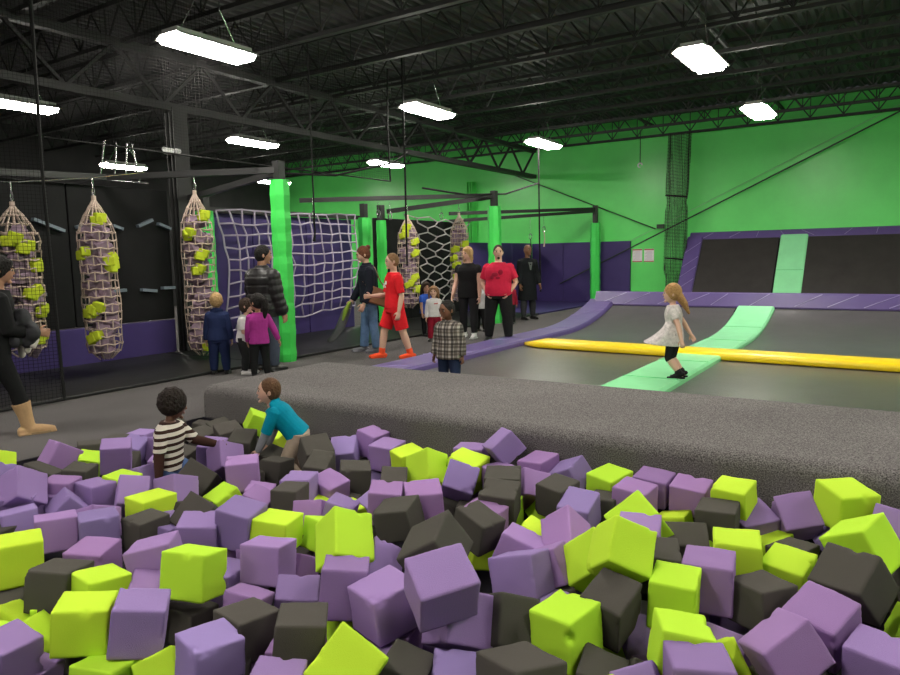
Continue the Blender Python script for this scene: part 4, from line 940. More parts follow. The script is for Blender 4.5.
# --- man in red t-shirt
br, Jr = person('broad person in rose-red t-shirt and black trousers, hands at pockets', -6.22, 11.20, -12, 1.77, SK_L, hair=('crop', H_dkbrown), build=1.2, fat=1.2, head=(14, 0, 0),
    arms=((-10, 20, 42, 46), (-10, 20, 42, 46)), legs=((3, 6, 3), (3, 7, 3)), top=dict(name='t_shirt', mat=C_rose, sleeve=.75, off=.016, hem=-.1, print=(cloth('dark_red_print', (0.30, 0.015, 0.04)), .0, .62, .26, .2)), bottom=dict(name='trousers', mat=C_black, off=.018), shoes=dict(name='boot', mat=L_blackshoe, h=.06, g=1.15))
hc_, Hh_ = Jr['hc'], Jr['H'] * .146
Rg = Matrix.Rotation(rad(14), 3, 'Z'); mb = MB(); mb.ell(hc_ + Rg @ V((0, Hh_ * .385, -Hh_ * .40)), (Hh_ * .10, Hh_ * .05, Hh_ * .10), Rg, 10, 7); mb.build('goatee', H_dkbrown, br, smooth=True)
# --- small child behind the man in red
person('small person in dark red top half hidden before the tall bald person', -7.55, 14.1, 170, 1.05, SK_M, child=True, hair=('short', H_black), top=dict(name='dark_red_top', mat=C_maroon, off=.02), bottom=dict(name='trousers', mat=C_black, off=.016), shoes=dict(name='shoe', mat=L_blackshoe))
# --- man in dark coat
bd, J3 = person('tall bald person in long black coat over a grey shirt, standing before the purple padding', -7.75, 15.4, 28, 1.83, SK_B, hair=('bald', H_black), head=(12, 0, 0), build=1.03,
    arms=((6, 10, 14, 4), (6, 10, 16, 4)), legs=((2, 3, 2), (6, 4, 4)), top=dict(name='long_coat', mat=C_coat, off=.020, hem=-.82, flare=(-.1, 1.1)), bottom=dict(name='jeans', mat=cloth('charcoal_denim', (0.03, 0.03, 0.035)), off=.01), shoes=dict(name='shoe', mat=L_blackshoe), lips=lipm((.13, .05, .045)))
m3 = MB(); H = J3['H']; c = J3['P0'] + J3['U'] * J3['tor']
m3.ring_loft([[c + V((-.02, .075, 0.0)), c + V((.02, .075, 0.0)), c + V((.02, .06, 0.0)), c + V((-.02, .06, 0.0))], [c + V((-.055, .160, -.10)), c + V((.055, .160, -.10)), c + V((.05, .10, -.10)), c + V((-.05, .10, -.10))], [c + V((-.012, .178, -.28)), c + V((.012, .178, -.28)), c + V((.012, .14, -.28)), c + V((-.012, .14, -.28))]])
m3.build('grey_shirt', cloth('grey_shirt_cloth', (0.11, 0.12, 0.115)), bd)

# --- jumping girl
def skirt(mb, P0, U, S, Fw, H, tor):
    rings = []
    for q in range(9):
        v = q / 8; c = P0 + U * (tor * .5 * (1 - v)) + V((0, .02 + .12 * v * v, -.10 * v)); w_, d_ = .118 + .075 * v ** .6, .075 + .15 * v ** 1.5
        rings.append([c + V((math.cos(a) * w_ * (1 + .06 * math.sin(5 * a)), math.sin(a) * d_ * (1 + .06 * math.sin(6 * a)), -.02 * math.sin(a) * -v)) for a in [2 * PI * k / 24 for k in range(24)]])
    mb.ring_loft(rings)
person('small person with flying golden hair in white tunic, jumping on the green strip', -2.27, 8.36, -96, 1.15, SK_L, child=True, hair=('flying', H_gold), head=(10, 0, 0), z0=.085, lean=4,
    arms=((-24, 14, 10, 2), (-34, 10, 4, 2)), legs=((12, 1, 46), (8, 1, 42)), top=dict(name='printed_tunic', mat=C_blouse, sleeve=.6, off=.014, hem=-.2, custom=skirt), bottom=dict(name='leggings', mat=C_black, len=1.12, off=.008, waist=-.04), shoes=dict(name='black_sock', mat=C_black, h=.045, rot=-18, g=1.2))
# --- the two boys in the foam pit
person('small curly-haired person in brown and white striped top, wading in the foam pit', -4.57, 3.115, 58, 1.05, SK_D, child=True, hair=('afro', H_afro), head=(34, -12, 0), pz=.045, lean=6,
    arms=((44, 16, 30, 0), (-2, 16, 6, 2)), legs=((62, 12, 30), (18, 6, 14)), top=dict(name='striped_top', mat=M_stripe, sleeve=.9, off=.018, hem=-.06, under=('brown_sleeve', C_brownsl, .9)), bottom=dict(name='jeans', mat=C_mjeans, off=.014), shoes=dict(name='sock', mat=C_white), lips=lipm((.13, .05, .045)))
person('small brown-haired person in teal top and khaki trousers, climbing in the foam pit', -4.065, 3.975, -100, 1.03, SK_L, child=True, hair=('crop', H_brown), head=(10, 2, 0), pz=.14, lean=40,
    arms=((22, 6, 4, 2), (14, 6, 10, 2)), legs=((28, 6, 70), (16, 6, 60)), top=dict(name='teal_top', mat=C_teal, sleeve=1.02, off=.02, hem=-.02, hood=True, under=('grey_sleeve', C_grey, 1.02)), bottom=dict(name='trousers', mat=C_khaki, off=.016), shoes=dict(name='sock', mat=C_white))
# ------------------------------------------------------------------ foam cubes
FOAM = {'P': mat('purple_foam', (0.27, 0.19, 0.42), 0.9, 0.12, bump=0.35, bscale=70, objvar=1.0), 'L': mat('lime_foam', (0.55, 0.78, 0.045), 0.85, 0.12, bump=0.35, bscale=70, objvar=0.4), 'K': mat('charcoal_foam', (0.075, 0.068, 0.060), 0.9, 0.15, bump=0.35, bscale=70, objvar=0.5)}
def foam_mesh(seed, colr, dent=None):
    rn = random.Random(seed); bm = bmesh.new(); bmesh.ops.create_cube(bm, size=1.0)
    bmesh.ops.subdivide_edges(bm, edges=bm.edges[:], cuts=18, use_grid_fill=True)
    off = V((rn.uniform(0, 50), rn.uniform(0, 50), rn.uniform(0, 50)))
    sk = [rn.gauss(0, .035) for _ in range(6)]
    chips = []
    for _ in range(rn.randint(1, 4)):
        a = [rn.choice((-.5, .5)), rn.choice((-.5, .5)), rn.uniform(-.5, .5)]; rn.shuffle(a); chips.append((V(a), rn.uniform(.05, .12)))
    for v in bm.verts:
        p = v.co.copy(); q = p.copy()
        # rounded edges
        r = 0.024; inner = V([max(-.5 + r, min(.5 - r, c)) for c in p]); d = p - inner
        if d.length > 1e-6: q = inner + d.normalized() * min(d.length, r)
        q += V((sk[0] * p.y * 1.0 + sk[1] * p.z, sk[2] * p.z + sk[3] * p.x, sk[4] * p.x * p.y * 1.5)) * .6
        n = noise.noise(p * 2.3 + off); n2 = noise.noise(p * 14 + off)
        edge = sum(1 for c in p if abs(c) > .42)
        q *= 1 + .022 * n + (.012 * n2 if edge >= 2 else .002 * n2)
        for c, cr in chips:
            dd = (p - c).length
            if dd < cr * 1.6: q -= q.normalized() * (cr * 1.6 - dd) * (.55 + .35 * noise.noise(p * 25 + off))
        if dent is not None:
            dd = (p - V(dent)).length
            if dd < .15: q -= q.normalized() * (.15 - dd) * 1.2
        v.co = q
    me = bpy.data.meshes.new('foam_cube'); bm.to_mesh(me); bm.free(); me.materials.append(FOAM[colr]); me.shade_smooth()
    return me
FM = {c: [foam_mesh(i * 7 + ord(c), c) for i in range(7)] for c in 'PLK'}
TABLE = [
('L',(-5.487,2.300,0.072),(0.5453,-0.4518,0.2112,-0.6738),(0.236,0.253,0.222),181,(7,456),0),
('P',(-5.210,2.167,0.065),(0.5347,-0.4401,0.1992,-0.6933),(0.236,0.247,0.221),132,(5,466),0),
('P',(-4.717,2.141,0.102),(0.1200,-0.6673,-0.5517,0.4857),(0.220,0.230,0.211),1662,(24,486),0),
('P',(-5.648,2.881,0.011),(0.0310,-0.0409,-0.4765,0.8777),(0.213,0.211,0.214),816,(59,453),0),
('K',(-5.040,2.697,-0.032),(0.0616,0.2982,-0.9525,0.0021),(0.180,0.201,0.218),510,(81,469),0),
('L',(-5.519,3.037,-0.096),(0.1697,0.4299,-0.8866,-0.0166),(0.178,0.213,0.210),250,(89,457),0),
('P',(-5.193,3.083,0.036),(0.2823,-0.3596,0.6763,-0.5776),(0.222,0.218,0.215),1099,(115,454),0),
('L',(-4.575,2.740,-0.048),(0.0690,0.0943,-0.9931,-0.0100),(0.184,0.182,0.250),226,(119,474),0),
('P',(-5.453,3.404,-0.046),(0.1578,0.2144,-0.9544,-0.1353),(0.178,0.194,0.215),317,(139,445),0),
('P',(-4.621,2.925,-0.018),(0.3511,-0.5190,-0.6201,0.4721),(0.214,0.184,0.214),364,(151,471),0),
('K',(-5.210,2.490,-0.005),(0.1806,0.2986,-0.9250,0.1505),(0.212,0.217,0.217),321,(43,467),0),
('P',(-4.762,2.409,0.003),(0.0327,0.3249,-0.9447,0.0291),(0.200,0.205,0.200),473,(62,482),0),
('P',(-4.597,2.555,-0.037),(0.0181,0.0216,-0.9992,0.0279),(0.204,0.190,0.212),945,(96,490),0),
('P',(-4.304,2.641,-0.007),(0.3103,-0.8085,-0.4091,0.2875),(0.193,0.212,0.214),770,(130,487),0),
('P',(-4.112,2.847,-0.004),(0.5613,-0.8110,-0.1445,-0.0800),(0.207,0.193,0.213),782,(178,484),0),
('L',(-4.031,2.603,-0.027),(0.0013,-0.0159,-0.9999,0.0048),(0.209,0.238,0.175),995,(150,500),0),
('P',(-4.707,2.147,0.020),(0.0581,0.3642,-0.9290,-0.0303),(0.192,0.203,0.192),99,(32,503),0),
('P',(-4.764,2.344,-0.058),(0.0565,0.2885,-0.9557,-0.0117),(0.171,0.184,0.197),36,(50,496),0),
('P',(-4.510,2.321,-0.040),(0.1848,-0.0218,-0.3544,0.9164),(0.209,0.176,0.192),631,(65,501),0),
('P',(-4.775,1.985,0.032),(0.3826,-0.5012,0.6093,-0.4808),(0.168,0.191,0.197),64,(3,504),0),
('P',(-4.484,2.013,-0.025),(0.4458,-0.3513,0.5597,-0.6039),(0.198,0.187,0.211),782,(19,517),0),
('P',(-4.106,2.035,-0.002),(0.3757,-0.3782,0.5690,-0.6261),(0.219,0.194,0.213),1541,(58,529),0),
('P',(-3.908,2.178,-0.003),(0.3703,-0.3862,0.5875,-0.6071),(0.209,0.202,0.213),1197,(99,522),0),
('K',(-4.497,1.909,-0.068),(0.6459,0.0861,0.0701,0.7553),(0.172,0.177,0.188),97,(7,529),0),
('K',(-3.716,2.358,-0.035),(0.0213,0.0137,-0.9997,-0.0001),(0.181,0.205,0.196),1272,(142,525),0),
('P',(-4.033,2.665,-0.118),(0.1473,0.2876,-0.9456,0.0384),(0.174,0.198,0.202),17,(170,511),0),
('P',(-3.686,2.466,-0.088),(0.6533,-0.7281,-0.0421,0.2032),(0.183,0.175,0.228),127,(166,528),0),
('P',(-4.136,2.293,-0.044),(0.5299,-0.4960,0.2779,-0.6292),(0.204,0.181,0.215),168,(103,509),0),
('L',(-3.819,1.697,0.029),(0.3746,-0.4098,0.5739,-0.6020),(0.211,0.224,0.215),2130,(19,556),0),
('P',(-3.604,1.965,-0.039),(0.0343,0.2551,-0.9663,-0.0079),(0.205,0.220,0.178),1317,(97,550),0),
('P',(-3.212,2.079,0.022),(0.6533,-0.6665,-0.3126,0.1768),(0.227,0.178,0.237),1449,(150,551),0),
('K',(-3.416,1.688,-0.017),(0.1778,-0.1690,0.6371,-0.7307),(0.211,0.204,0.215),2272,(50,582),0),
('K',(-3.721,1.559,-0.184),(0.3338,-0.3968,0.6352,-0.5723),(0.183,0.183,0.208),284,(11,594),0),
('L',(-3.192,1.763,-0.023),(0.0080,0.0714,0.9962,-0.0489),(0.215,0.201,0.188),1350,(101,578),0),
('L',(-2.916,1.533,0.005),(0.2672,-0.3167,0.6229,-0.6636),(0.221,0.201,0.211),3919,(81,624),0),
('P',(-2.699,1.651,0.011),(0.2644,-0.3403,0.6050,-0.6695),(0.213,0.212,0.214),3885,(138,623),0),
('P',(-3.054,1.918,-0.093),(0.0989,0.4199,-0.9016,0.0306),(0.181,0.216,0.214),570,(145,579),0),
('L',(-3.257,1.220,-0.039),(0.2235,-0.1688,-0.2020,-0.9385),(0.189,0.210,0.215),54,(3,621),0),
('L',(-3.513,1.489,-0.187),(0.2052,0.2311,-0.9293,0.2022),(0.182,0.195,0.212),464,(13,610),0),
('L',(-3.263,1.467,-0.171),(0.2926,0.2977,-0.8804,0.2252),(0.178,0.210,0.209),541,(41,626),0),
('P',(-3.028,1.273,-0.043),(0.6840,0.0504,0.0589,0.7254),(0.174,0.189,0.171),2175,(20,649),0),
('P',(-3.051,1.344,-0.208),(0.6240,0.0195,0.0609,0.7788),(0.177,0.208,0.177),393,(52,666),0),
('L',(-2.713,1.486,-0.176),(0.0165,-0.1576,0.9839,-0.0828),(0.209,0.178,0.178),1028,(101,666),0),
('L',(-2.528,1.644,-0.188),(0.8476,0.0540,-0.3378,-0.4055),(0.193,0.174,0.201),912,(156,663),0),
('K',(-4.958,3.996,0.003),(0.1110,-0.2156,-0.9663,-0.0864),(0.206,0.207,0.217),321,(225,428),0),
('K',(-5.199,3.912,-0.049),(0.1152,-0.0397,-0.9911,-0.0532),(0.206,0.179,0.222),359,(199,434),0),
('K',(-5.583,4.201,-0.080),(0.0879,0.2851,-0.9530,0.0520),(0.178,0.208,0.210),90,(198,423),0),
('L',(-4.887,4.272,0.083),(0.1183,-0.2700,-0.9336,0.2038),(0.215,0.204,0.176),499,(257,420),0),
('L',(-4.665,4.260,-0.037),(0.9839,0.1178,0.1186,0.0637),(0.198,0.201,0.176),571,(276,435),0),
('K',(-4.433,3.695,0.052),(0.1001,0.2752,-0.9484,-0.1215),(0.184,0.222,0.243),540,(245,438),0),
('P',(-4.617,3.548,0.006),(0.0648,0.2877,-0.9541,-0.0527),(0.189,0.216,0.226),363,(205,447),0),
('P',(-4.328,3.445,0.028),(0.3054,0.0307,0.9275,-0.2133),(0.182,0.216,0.233),828,(222,455),0),
('P',(-3.969,3.304,0.022),(0.2791,-0.2850,0.6635,-0.6329),(0.226,0.212,0.215),1041,(242,470),0),
('K',(-4.216,3.110,-0.005),(0.0571,-0.3366,0.3892,-0.8555),(0.230,0.180,0.217),727,(201,475),0),
('K',(-3.562,2.615,-0.016),(0.3788,-0.9095,0.0219,0.1701),(0.216,0.215,0.219),592,(191,506),0),
('L',(-3.888,3.080,-0.120),(0.0273,0.1264,0.9668,0.2203),(0.208,0.178,0.209),510,(221,493),0),
('P',(-3.142,2.582,0.046),(0.0898,0.1370,-0.9853,-0.0485),(0.220,0.197,0.234),1890,(236,520),0),
('P',(-3.505,3.008,-0.053),(0.2149,0.2025,-0.9548,0.0338),(0.176,0.207,0.208),378,(258,493),0),
('P',(-3.656,3.165,-0.090),(0.0728,0.3074,-0.9484,0.0273),(0.177,0.210,0.208),126,(261,484),0),
('K',(-4.545,3.843,-0.044),(0.3014,0.3519,-0.8847,-0.0506),(0.178,0.212,0.212),92,(260,445),0),
('K',(-4.246,3.847,-0.087),(0.1522,0.1519,-0.9743,-0.0674),(0.179,0.201,0.212),295,(274,451),0),
('K',(-4.042,3.689,-0.070),(0.0647,-0.0972,0.6577,-0.7442),(0.187,0.177,0.204),706,(276,467),0),
('P',(-4.164,4.131,-0.135),(0.0033,-0.2119,-0.9031,-0.3736),(0.217,0.182,0.216),137,(295,458),0),
('K',(-3.766,3.841,0.059),(0.1168,0.4805,-0.8407,-0.2205),(0.218,0.214,0.212),651,(312,445),0),
('K',(-3.576,3.687,0.002),(0.0724,0.1948,-0.9636,-0.1680),(0.174,0.218,0.200),594,(320,461),0),
('P',(-3.382,3.286,-0.006),(0.0037,-0.2197,0.9755,0.0051),(0.200,0.213,0.214),516,(304,480),0),
('K',(-3.288,3.104,0.002),(0.0080,0.1731,-0.9848,0.0075),(0.173,0.211,0.192),880,(288,494),0),
('P',(-3.328,3.514,-0.059),(0.1177,-0.0538,-0.9888,-0.0748),(0.215,0.197,0.191),724,(333,483),0),
('P',(-3.093,3.096,-0.060),(0.2202,-0.0926,0.5274,-0.8154),(0.187,0.176,0.207),464,(309,506),0),
('P',(-2.886,3.124,-0.035),(0.1606,0.2011,-0.9645,0.0588),(0.172,0.203,0.203),440,(340,502),0),
('L',(-2.946,2.667,0.013),(0.0305,0.1552,-0.9872,0.0188),(0.226,0.204,0.186),1309,(279,524),0),
('L',(-2.779,2.894,-0.044),(0.5903,-0.7797,0.1039,-0.1812),(0.213,0.177,0.213),458,(309,531),0),
('L',(-2.286,2.506,0.148),(0.3331,0.1269,0.8931,-0.2745),(0.204,0.215,0.262),2740,(343,534),0),
('P',(-3.338,2.448,-0.002),(0.0503,0.3307,-0.9414,-0.0432),(0.222,0.207,0.187),1251,(198,527),0),
('P',(-3.678,4.076,0.007),(0.2687,-0.0326,0.2474,-0.9303),(0.203,0.211,0.213),676,(345,448),0),
('L',(-2.833,2.030,0.053),(0.1348,-0.0974,0.6222,-0.7650),(0.230,0.222,0.199),3441,(194,572),0),
('P',(-2.722,2.401,-0.005),(0.1225,-0.1187,0.6577,-0.7338),(0.217,0.204,0.204),2551,(267,559),0),
('P',(-2.106,2.298,0.047),(0.2015,-0.2490,0.6308,-0.7068),(0.208,0.233,0.218),2277,(340,583),0),
('P',(-1.855,2.280,0.037),(0.0050,0.1599,0.9847,0.0691),(0.218,0.231,0.209),3893,(380,606),0),
('P',(-2.535,2.073,-0.094),(0.0831,0.2307,-0.9555,0.1637),(0.179,0.209,0.212),737,(246,593),0),
('P',(-2.482,2.362,-0.145),(0.1008,0.3213,-0.9337,-0.1218),(0.211,0.178,0.178),1216,(297,588),0),
('P',(-2.770,2.608,-0.154),(0.6195,0.4215,-0.5936,-0.2935),(0.211,0.176,0.212),371,(305,564),0),
('K',(-2.001,1.910,0.019),(0.0377,0.3385,-0.9397,0.0310),(0.199,0.212,0.211),2867,(299,629),0),
('P',(-2.133,2.014,-0.160),(0.0274,0.2077,-0.9770,-0.0401),(0.207,0.208,0.184),104,(282,645),0),
('P',(-1.841,1.620,-0.021),(0.0499,0.3018,-0.9455,0.1114),(0.182,0.214,0.213),950,(279,666),0),
('L',(-1.686,1.835,0.028),(0.3234,-0.9032,-0.0134,0.2820),(0.217,0.221,0.216),2752,(347,655),0),
('K',(-2.338,1.921,-0.048),(0.0197,0.0989,0.9944,-0.0314),(0.219,0.200,0.187),2251,(250,622),0),
('K',(-2.894,2.032,-0.218),(0.0343,0.0357,-0.9981,0.0379),(0.197,0.178,0.178),1282,(187,616),0),
('P',(-2.280,1.682,-0.029),(0.0060,-0.1422,-0.9896,0.0219),(0.213,0.207,0.183),3525,(210,650),0),
('P',(-3.608,4.332,0.056),(0.1196,-0.0163,-0.9927,0.0025),(0.185,0.210,0.201),555,(369,437),0),
('P',(-3.373,4.234,0.008),(0.0364,0.0366,-0.9982,-0.0302),(0.206,0.232,0.205),765,(382,452),0),
('L',(-3.152,4.204,-0.011),(0.0315,-0.1950,-0.9776,-0.0721),(0.188,0.212,0.209),448,(402,453),0),
('L',(-2.781,3.939,0.048),(0.2228,0.0628,0.9423,-0.2416),(0.214,0.211,0.236),1159,(426,465),0),
('K',(-3.295,3.750,-0.036),(0.2302,-0.2789,0.6731,-0.6451),(0.219,0.207,0.216),836,(357,474),0),
('K',(-2.907,3.710,-0.028),(0.0668,0.2959,-0.9491,-0.0853),(0.180,0.214,0.213),383,(394,473),0),
('P',(-2.655,3.302,0.036),(0.0519,0.2674,-0.9618,-0.0278),(0.203,0.211,0.210),767,(382,492),0),
('P',(-2.843,3.480,-0.102),(0.0000,0.1865,0.9550,0.2305),(0.217,0.184,0.219),105,(363,499),0),
('P',(-2.449,3.424,0.032),(0.2728,-0.2311,0.6971,-0.6214),(0.228,0.216,0.221),1044,(427,495),0),
('K',(-2.451,3.169,0.017),(0.1666,-0.0332,0.7479,-0.6417),(0.222,0.191,0.214),1798,(397,517),0),
('L',(-2.533,4.085,0.051),(0.0921,-0.0266,-0.9937,-0.0587),(0.238,0.194,0.213),613,(470,461),0),
('P',(-2.441,3.828,0.055),(0.2393,0.1444,-0.8834,-0.3762),(0.212,0.195,0.206),1193,(460,480),0),
('P',(-2.641,4.303,0.054),(0.0007,0.1422,-0.9897,0.0140),(0.217,0.215,0.216),264,(472,447),0),
('P',(-2.345,4.272,0.201),(0.1489,0.3363,0.8847,0.2864),(0.203,0.200,0.176),974,(504,446),0),
('P',(-2.083,4.303,0.038),(0.0265,0.0471,0.9980,0.0334),(0.197,0.246,0.240),631,(539,460),0),
('P',(-2.297,4.097,0.034),(0.0554,0.3476,0.9359,0.0149),(0.191,0.187,0.169),99,(493,467),0),
('K',(-2.109,3.820,0.075),(0.0072,0.2139,-0.9751,-0.0585),(0.227,0.212,0.213),520,(503,472),0),
('K',(-2.020,3.620,0.053),(0.0309,0.1248,-0.9871,-0.0958),(0.223,0.215,0.204),1195,(503,495),0),
('P',(-2.031,4.067,-0.005),(0.2854,-0.8663,-0.3052,0.2735),(0.202,0.203,0.213),630,(530,483),0),
('P',(-2.009,3.424,0.008),(0.0331,0.0092,-0.9993,-0.0134),(0.224,0.172,0.172),282,(498,509),0),
('K',(-1.940,3.222,0.047),(0.1138,-0.1418,-0.9832,-0.0134),(0.236,0.176,0.186),1821,(480,525),0),
('P',(-1.675,3.215,-0.022),(0.0753,-0.6194,-0.7672,0.1489),(0.211,0.218,0.177),1045,(517,540),0),
('L',(-1.850,3.975,-0.132),(0.0436,0.3546,0.8404,0.4076),(0.209,0.178,0.211),147,(533,511),0),
('L',(-1.695,3.413,-0.070),(0.2041,0.0610,-0.9751,0.0612),(0.188,0.220,0.220),239,(532,524),0),
('K',(-1.868,2.696,0.127),(0.9463,0.1803,-0.2510,0.0946),(0.245,0.244,0.219),1988,(434,536),0),
('P',(-2.162,2.598,-0.006),(0.2686,0.1691,0.8738,-0.3683),(0.196,0.184,0.239),722,(384,554),0),
('P',(-1.504,2.206,0.240),(0.2315,-0.8608,-0.4509,0.0458),(0.247,0.211,0.210),5361,(441,587),0),
('P',(-1.535,2.379,0.010),(0.1754,0.2256,0.9227,-0.2588),(0.224,0.225,0.221),2033,(465,630),0),
('P',(-1.473,2.845,0.040),(0.1399,0.0832,0.6005,-0.7829),(0.225,0.198,0.217),2612,(522,572),0),
('K',(-1.390,2.520,-0.034),(0.3290,-0.8030,-0.3222,0.3784),(0.213,0.213,0.219),2029,(510,618),0),
('K',(-1.112,2.131,0.007),(0.0539,0.2195,0.9703,-0.0867),(0.241,0.234,0.178),2433,(518,661),0),
('P',(-1.372,2.086,-0.095),(0.0547,-0.9559,-0.2787,0.0752),(0.178,0.216,0.209),1136,(454,661),0),
('K',(-1.570,2.007,-0.083),(0.1732,0.1642,-0.9699,0.0490),(0.178,0.211,0.210),1447,(407,659),0),
('P',(-1.849,4.303,0.055),(0.7380,-0.0756,-0.2507,0.6220),(0.199,0.215,0.180),697,(573,468),0),
('K',(-1.761,3.892,0.050),(0.0398,-0.1102,-0.9905,-0.0726),(0.189,0.203,0.207),1148,(551,492),0),
('P',(-1.575,3.790,0.014),(0.0282,0.0262,-0.9879,-0.1503),(0.197,0.215,0.201),1059,(583,503),0),
('L',(-1.568,4.286,0.031),(0.0321,-0.1549,-0.9851,-0.0678),(0.200,0.228,0.211),850,(606,476),0),
('P',(-1.290,4.327,0.064),(0.0270,-0.0220,-0.9978,-0.0573),(0.214,0.199,0.179),806,(657,482),0),
('P',(-1.334,4.086,0.044),(0.0291,-0.0568,-0.9970,-0.0431),(0.214,0.194,0.194),847,(635,490),0),
('P',(-1.055,4.317,0.051),(0.0243,-0.0233,-0.9962,-0.0805),(0.219,0.195,0.178),1259,(687,491),0),
('K',(-1.513,4.058,-0.033),(0.0073,-0.0288,0.9993,-0.0228),(0.179,0.209,0.179),332,(606,502),0),
('L',(-1.176,3.672,0.059),(0.3576,-0.8561,0.3721,0.0284),(0.213,0.242,0.217),759,(639,509),0),
('L',(-1.094,4.119,-0.114),(0.0911,-0.0359,0.9936,-0.0560),(0.178,0.208,0.208),339,(677,515),0),
('P',(-1.094,3.417,0.082),(0.1269,-0.0164,0.0747,-0.9890),(0.212,0.206,0.207),494,(644,519),0),
('K',(-0.956,3.791,-0.048),(0.0132,0.1311,-0.9640,-0.2312),(0.249,0.173,0.173),897,(689,533),0),
('K',(-0.825,3.982,0.052),(0.0272,-0.0154,0.9990,0.0308),(0.212,0.209,0.181),1300,(717,513),0),
('P',(-1.459,3.348,0.027),(0.3073,0.1034,0.8347,-0.4452),(0.190,0.199,0.267),1309,(562,526),0),
('L',(-1.050,3.024,0.176),(0.2115,0.3418,0.8444,-0.3542),(0.217,0.220,0.233),3566,(622,548),0),
('L',(-1.219,3.151,0.031),(0.3550,-0.8704,-0.1486,-0.3070),(0.218,0.224,0.216),1207,(578,560),0),
('P',(-1.447,3.056,-0.005),(0.2905,-0.5815,-0.6017,0.4642),(0.212,0.182,0.212),680,(558,563),0),
('L',(-1.128,2.581,-0.019),(0.0248,0.0993,0.9946,0.0196),(0.208,0.231,0.220),4189,(566,626),0),
('K',(-1.018,2.802,0.008),(0.0877,-0.0690,-0.9834,-0.1431),(0.188,0.220,0.224),3052,(616,605),0),
('L',(-0.802,3.021,0.023),(0.0363,-0.0685,0.7230,-0.6865),(0.200,0.218,0.214),2449,(674,588),0),
('L',(-0.662,2.591,0.036),(0.0718,0.2326,-0.9692,0.0364),(0.199,0.209,0.210),2296,(675,632),0),
('P',(-0.741,2.404,-0.093),(0.7060,-0.0748,-0.4004,-0.5793),(0.214,0.169,0.200),515,(637,669),0),
('P',(-0.553,2.417,0.025),(0.0022,0.2030,-0.9787,0.0308),(0.214,0.214,0.214),2234,(697,659),0),
('P',(-0.709,3.260,0.026),(0.0070,-0.0741,0.9971,0.0165),(0.224,0.221,0.231),2755,(714,578),0),
('K',(-0.947,3.255,0.042),(0.0377,0.1761,-0.9818,-0.0600),(0.191,0.208,0.207),672,(665,553),0),
('K',(-0.951,2.474,-0.160),(0.1332,0.1034,-0.9857,0.0043),(0.183,0.217,0.215),1073,(599,661),0),
('K',(-0.821,2.610,-0.223),(0.2411,-0.1333,-0.3769,-0.8843),(0.179,0.213,0.208),64,(635,660),0),
('L',(-0.580,2.818,-0.141),(0.3012,0.8215,0.0046,-0.4841),(0.184,0.228,0.221),527,(736,655),0),
('L',(-0.779,4.176,0.122),(0.0022,0.0780,0.9947,0.0669),(0.198,0.206,0.183),1238,(737,492),0),
('L',(-0.551,4.129,-0.140),(0.0663,0.1324,0.9843,0.0962),(0.172,0.172,0.207),258,(773,537),0),
('P',(-0.458,4.272,0.045),(0.0218,-0.2359,0.8936,0.3813),(0.204,0.213,0.176),1883,(798,514),0),
('P',(-0.690,4.196,-0.011),(0.1248,-0.4010,-0.9009,-0.1093),(0.211,0.230,0.173),867,(762,519),0),
('L',(-0.221,4.254,0.154),(0.0499,-0.4522,-0.8894,-0.0439),(0.237,0.214,0.232),2335,(843,499),0),
('P',(-0.008,4.169,0.083),(0.0472,0.0859,0.2805,0.9548),(0.172,0.217,0.210),406,(890,515),0),
('L',(-0.116,3.838,0.099),(0.2556,0.2050,0.9436,0.0480),(0.242,0.219,0.233),2520,(867,537),0),
('P',(-0.242,4.279,-0.078),(0.3125,0.5530,0.7381,0.2274),(0.212,0.177,0.211),90,(818,538),0),
('K',(-0.420,3.869,-0.075),(0.0373,0.2692,0.9620,0.0264),(0.181,0.193,0.214),441,(798,544),0),
('L',(-0.647,3.591,0.026),(0.0013,-0.0997,0.9948,0.0186),(0.224,0.214,0.211),1626,(741,547),0),
('L',(-0.420,3.647,-0.029),(0.0178,-0.0948,-0.9883,-0.1178),(0.205,0.198,0.175),1558,(788,563),0),
('K',(-0.480,3.278,-0.029),(0.0099,0.2839,0.9586,-0.0211),(0.194,0.218,0.191),2526,(759,596),0),
('K',(-0.135,3.432,0.079),(0.1257,0.2131,0.9222,0.2973),(0.241,0.215,0.227),4335,(858,579),0),
('P',(-0.225,3.085,0.021),(0.0126,-0.1913,-0.9659,-0.1738),(0.216,0.216,0.213),3298,(826,615),0),
('P',(-0.323,2.792,0.030),(0.2453,0.3856,0.8700,0.1851),(0.208,0.220,0.182),4479,(786,646),0),
('P',(-0.008,2.948,-0.025),(0.0068,0.1531,0.9862,0.0626),(0.217,0.189,0.201),2608,(870,652),0),
('K',(-0.320,2.901,-0.195),(0.0217,0.2787,0.9601,0.0073),(0.187,0.235,0.187),76,(770,670),0),
('L',(0.124,3.483,-0.138),(0.1344,0.5449,0.0466,-0.8263),(0.178,0.210,0.212),364,(893,621),0),
('K',(-0.056,3.982,-0.155),(0.4224,-0.6258,-0.4897,0.4361),(0.205,0.178,0.213),116,(896,587),0),
('P',(-0.617,3.057,-0.215),(0.1131,-0.0850,-0.3277,-0.9341),(0.178,0.223,0.206),299,(724,632),0),
('K',(-5.749,1.547,-0.029),(0.9985,0.0532,-0.0016,0.0161),(0.208,0.208,0.208),0,None,1),
('P',(-5.731,1.778,-0.033),(0.9493,0.1873,-0.2508,-0.0284),(0.208,0.208,0.208),0,None,1),
('P',(-5.480,1.603,-0.024),(0.8821,-0.1324,-0.1262,0.4342),(0.208,0.208,0.208),0,None,1),
('P',(-5.438,1.996,0.027),(0.8410,0.0153,0.0004,0.5408),(0.208,0.208,0.208),0,None,1),
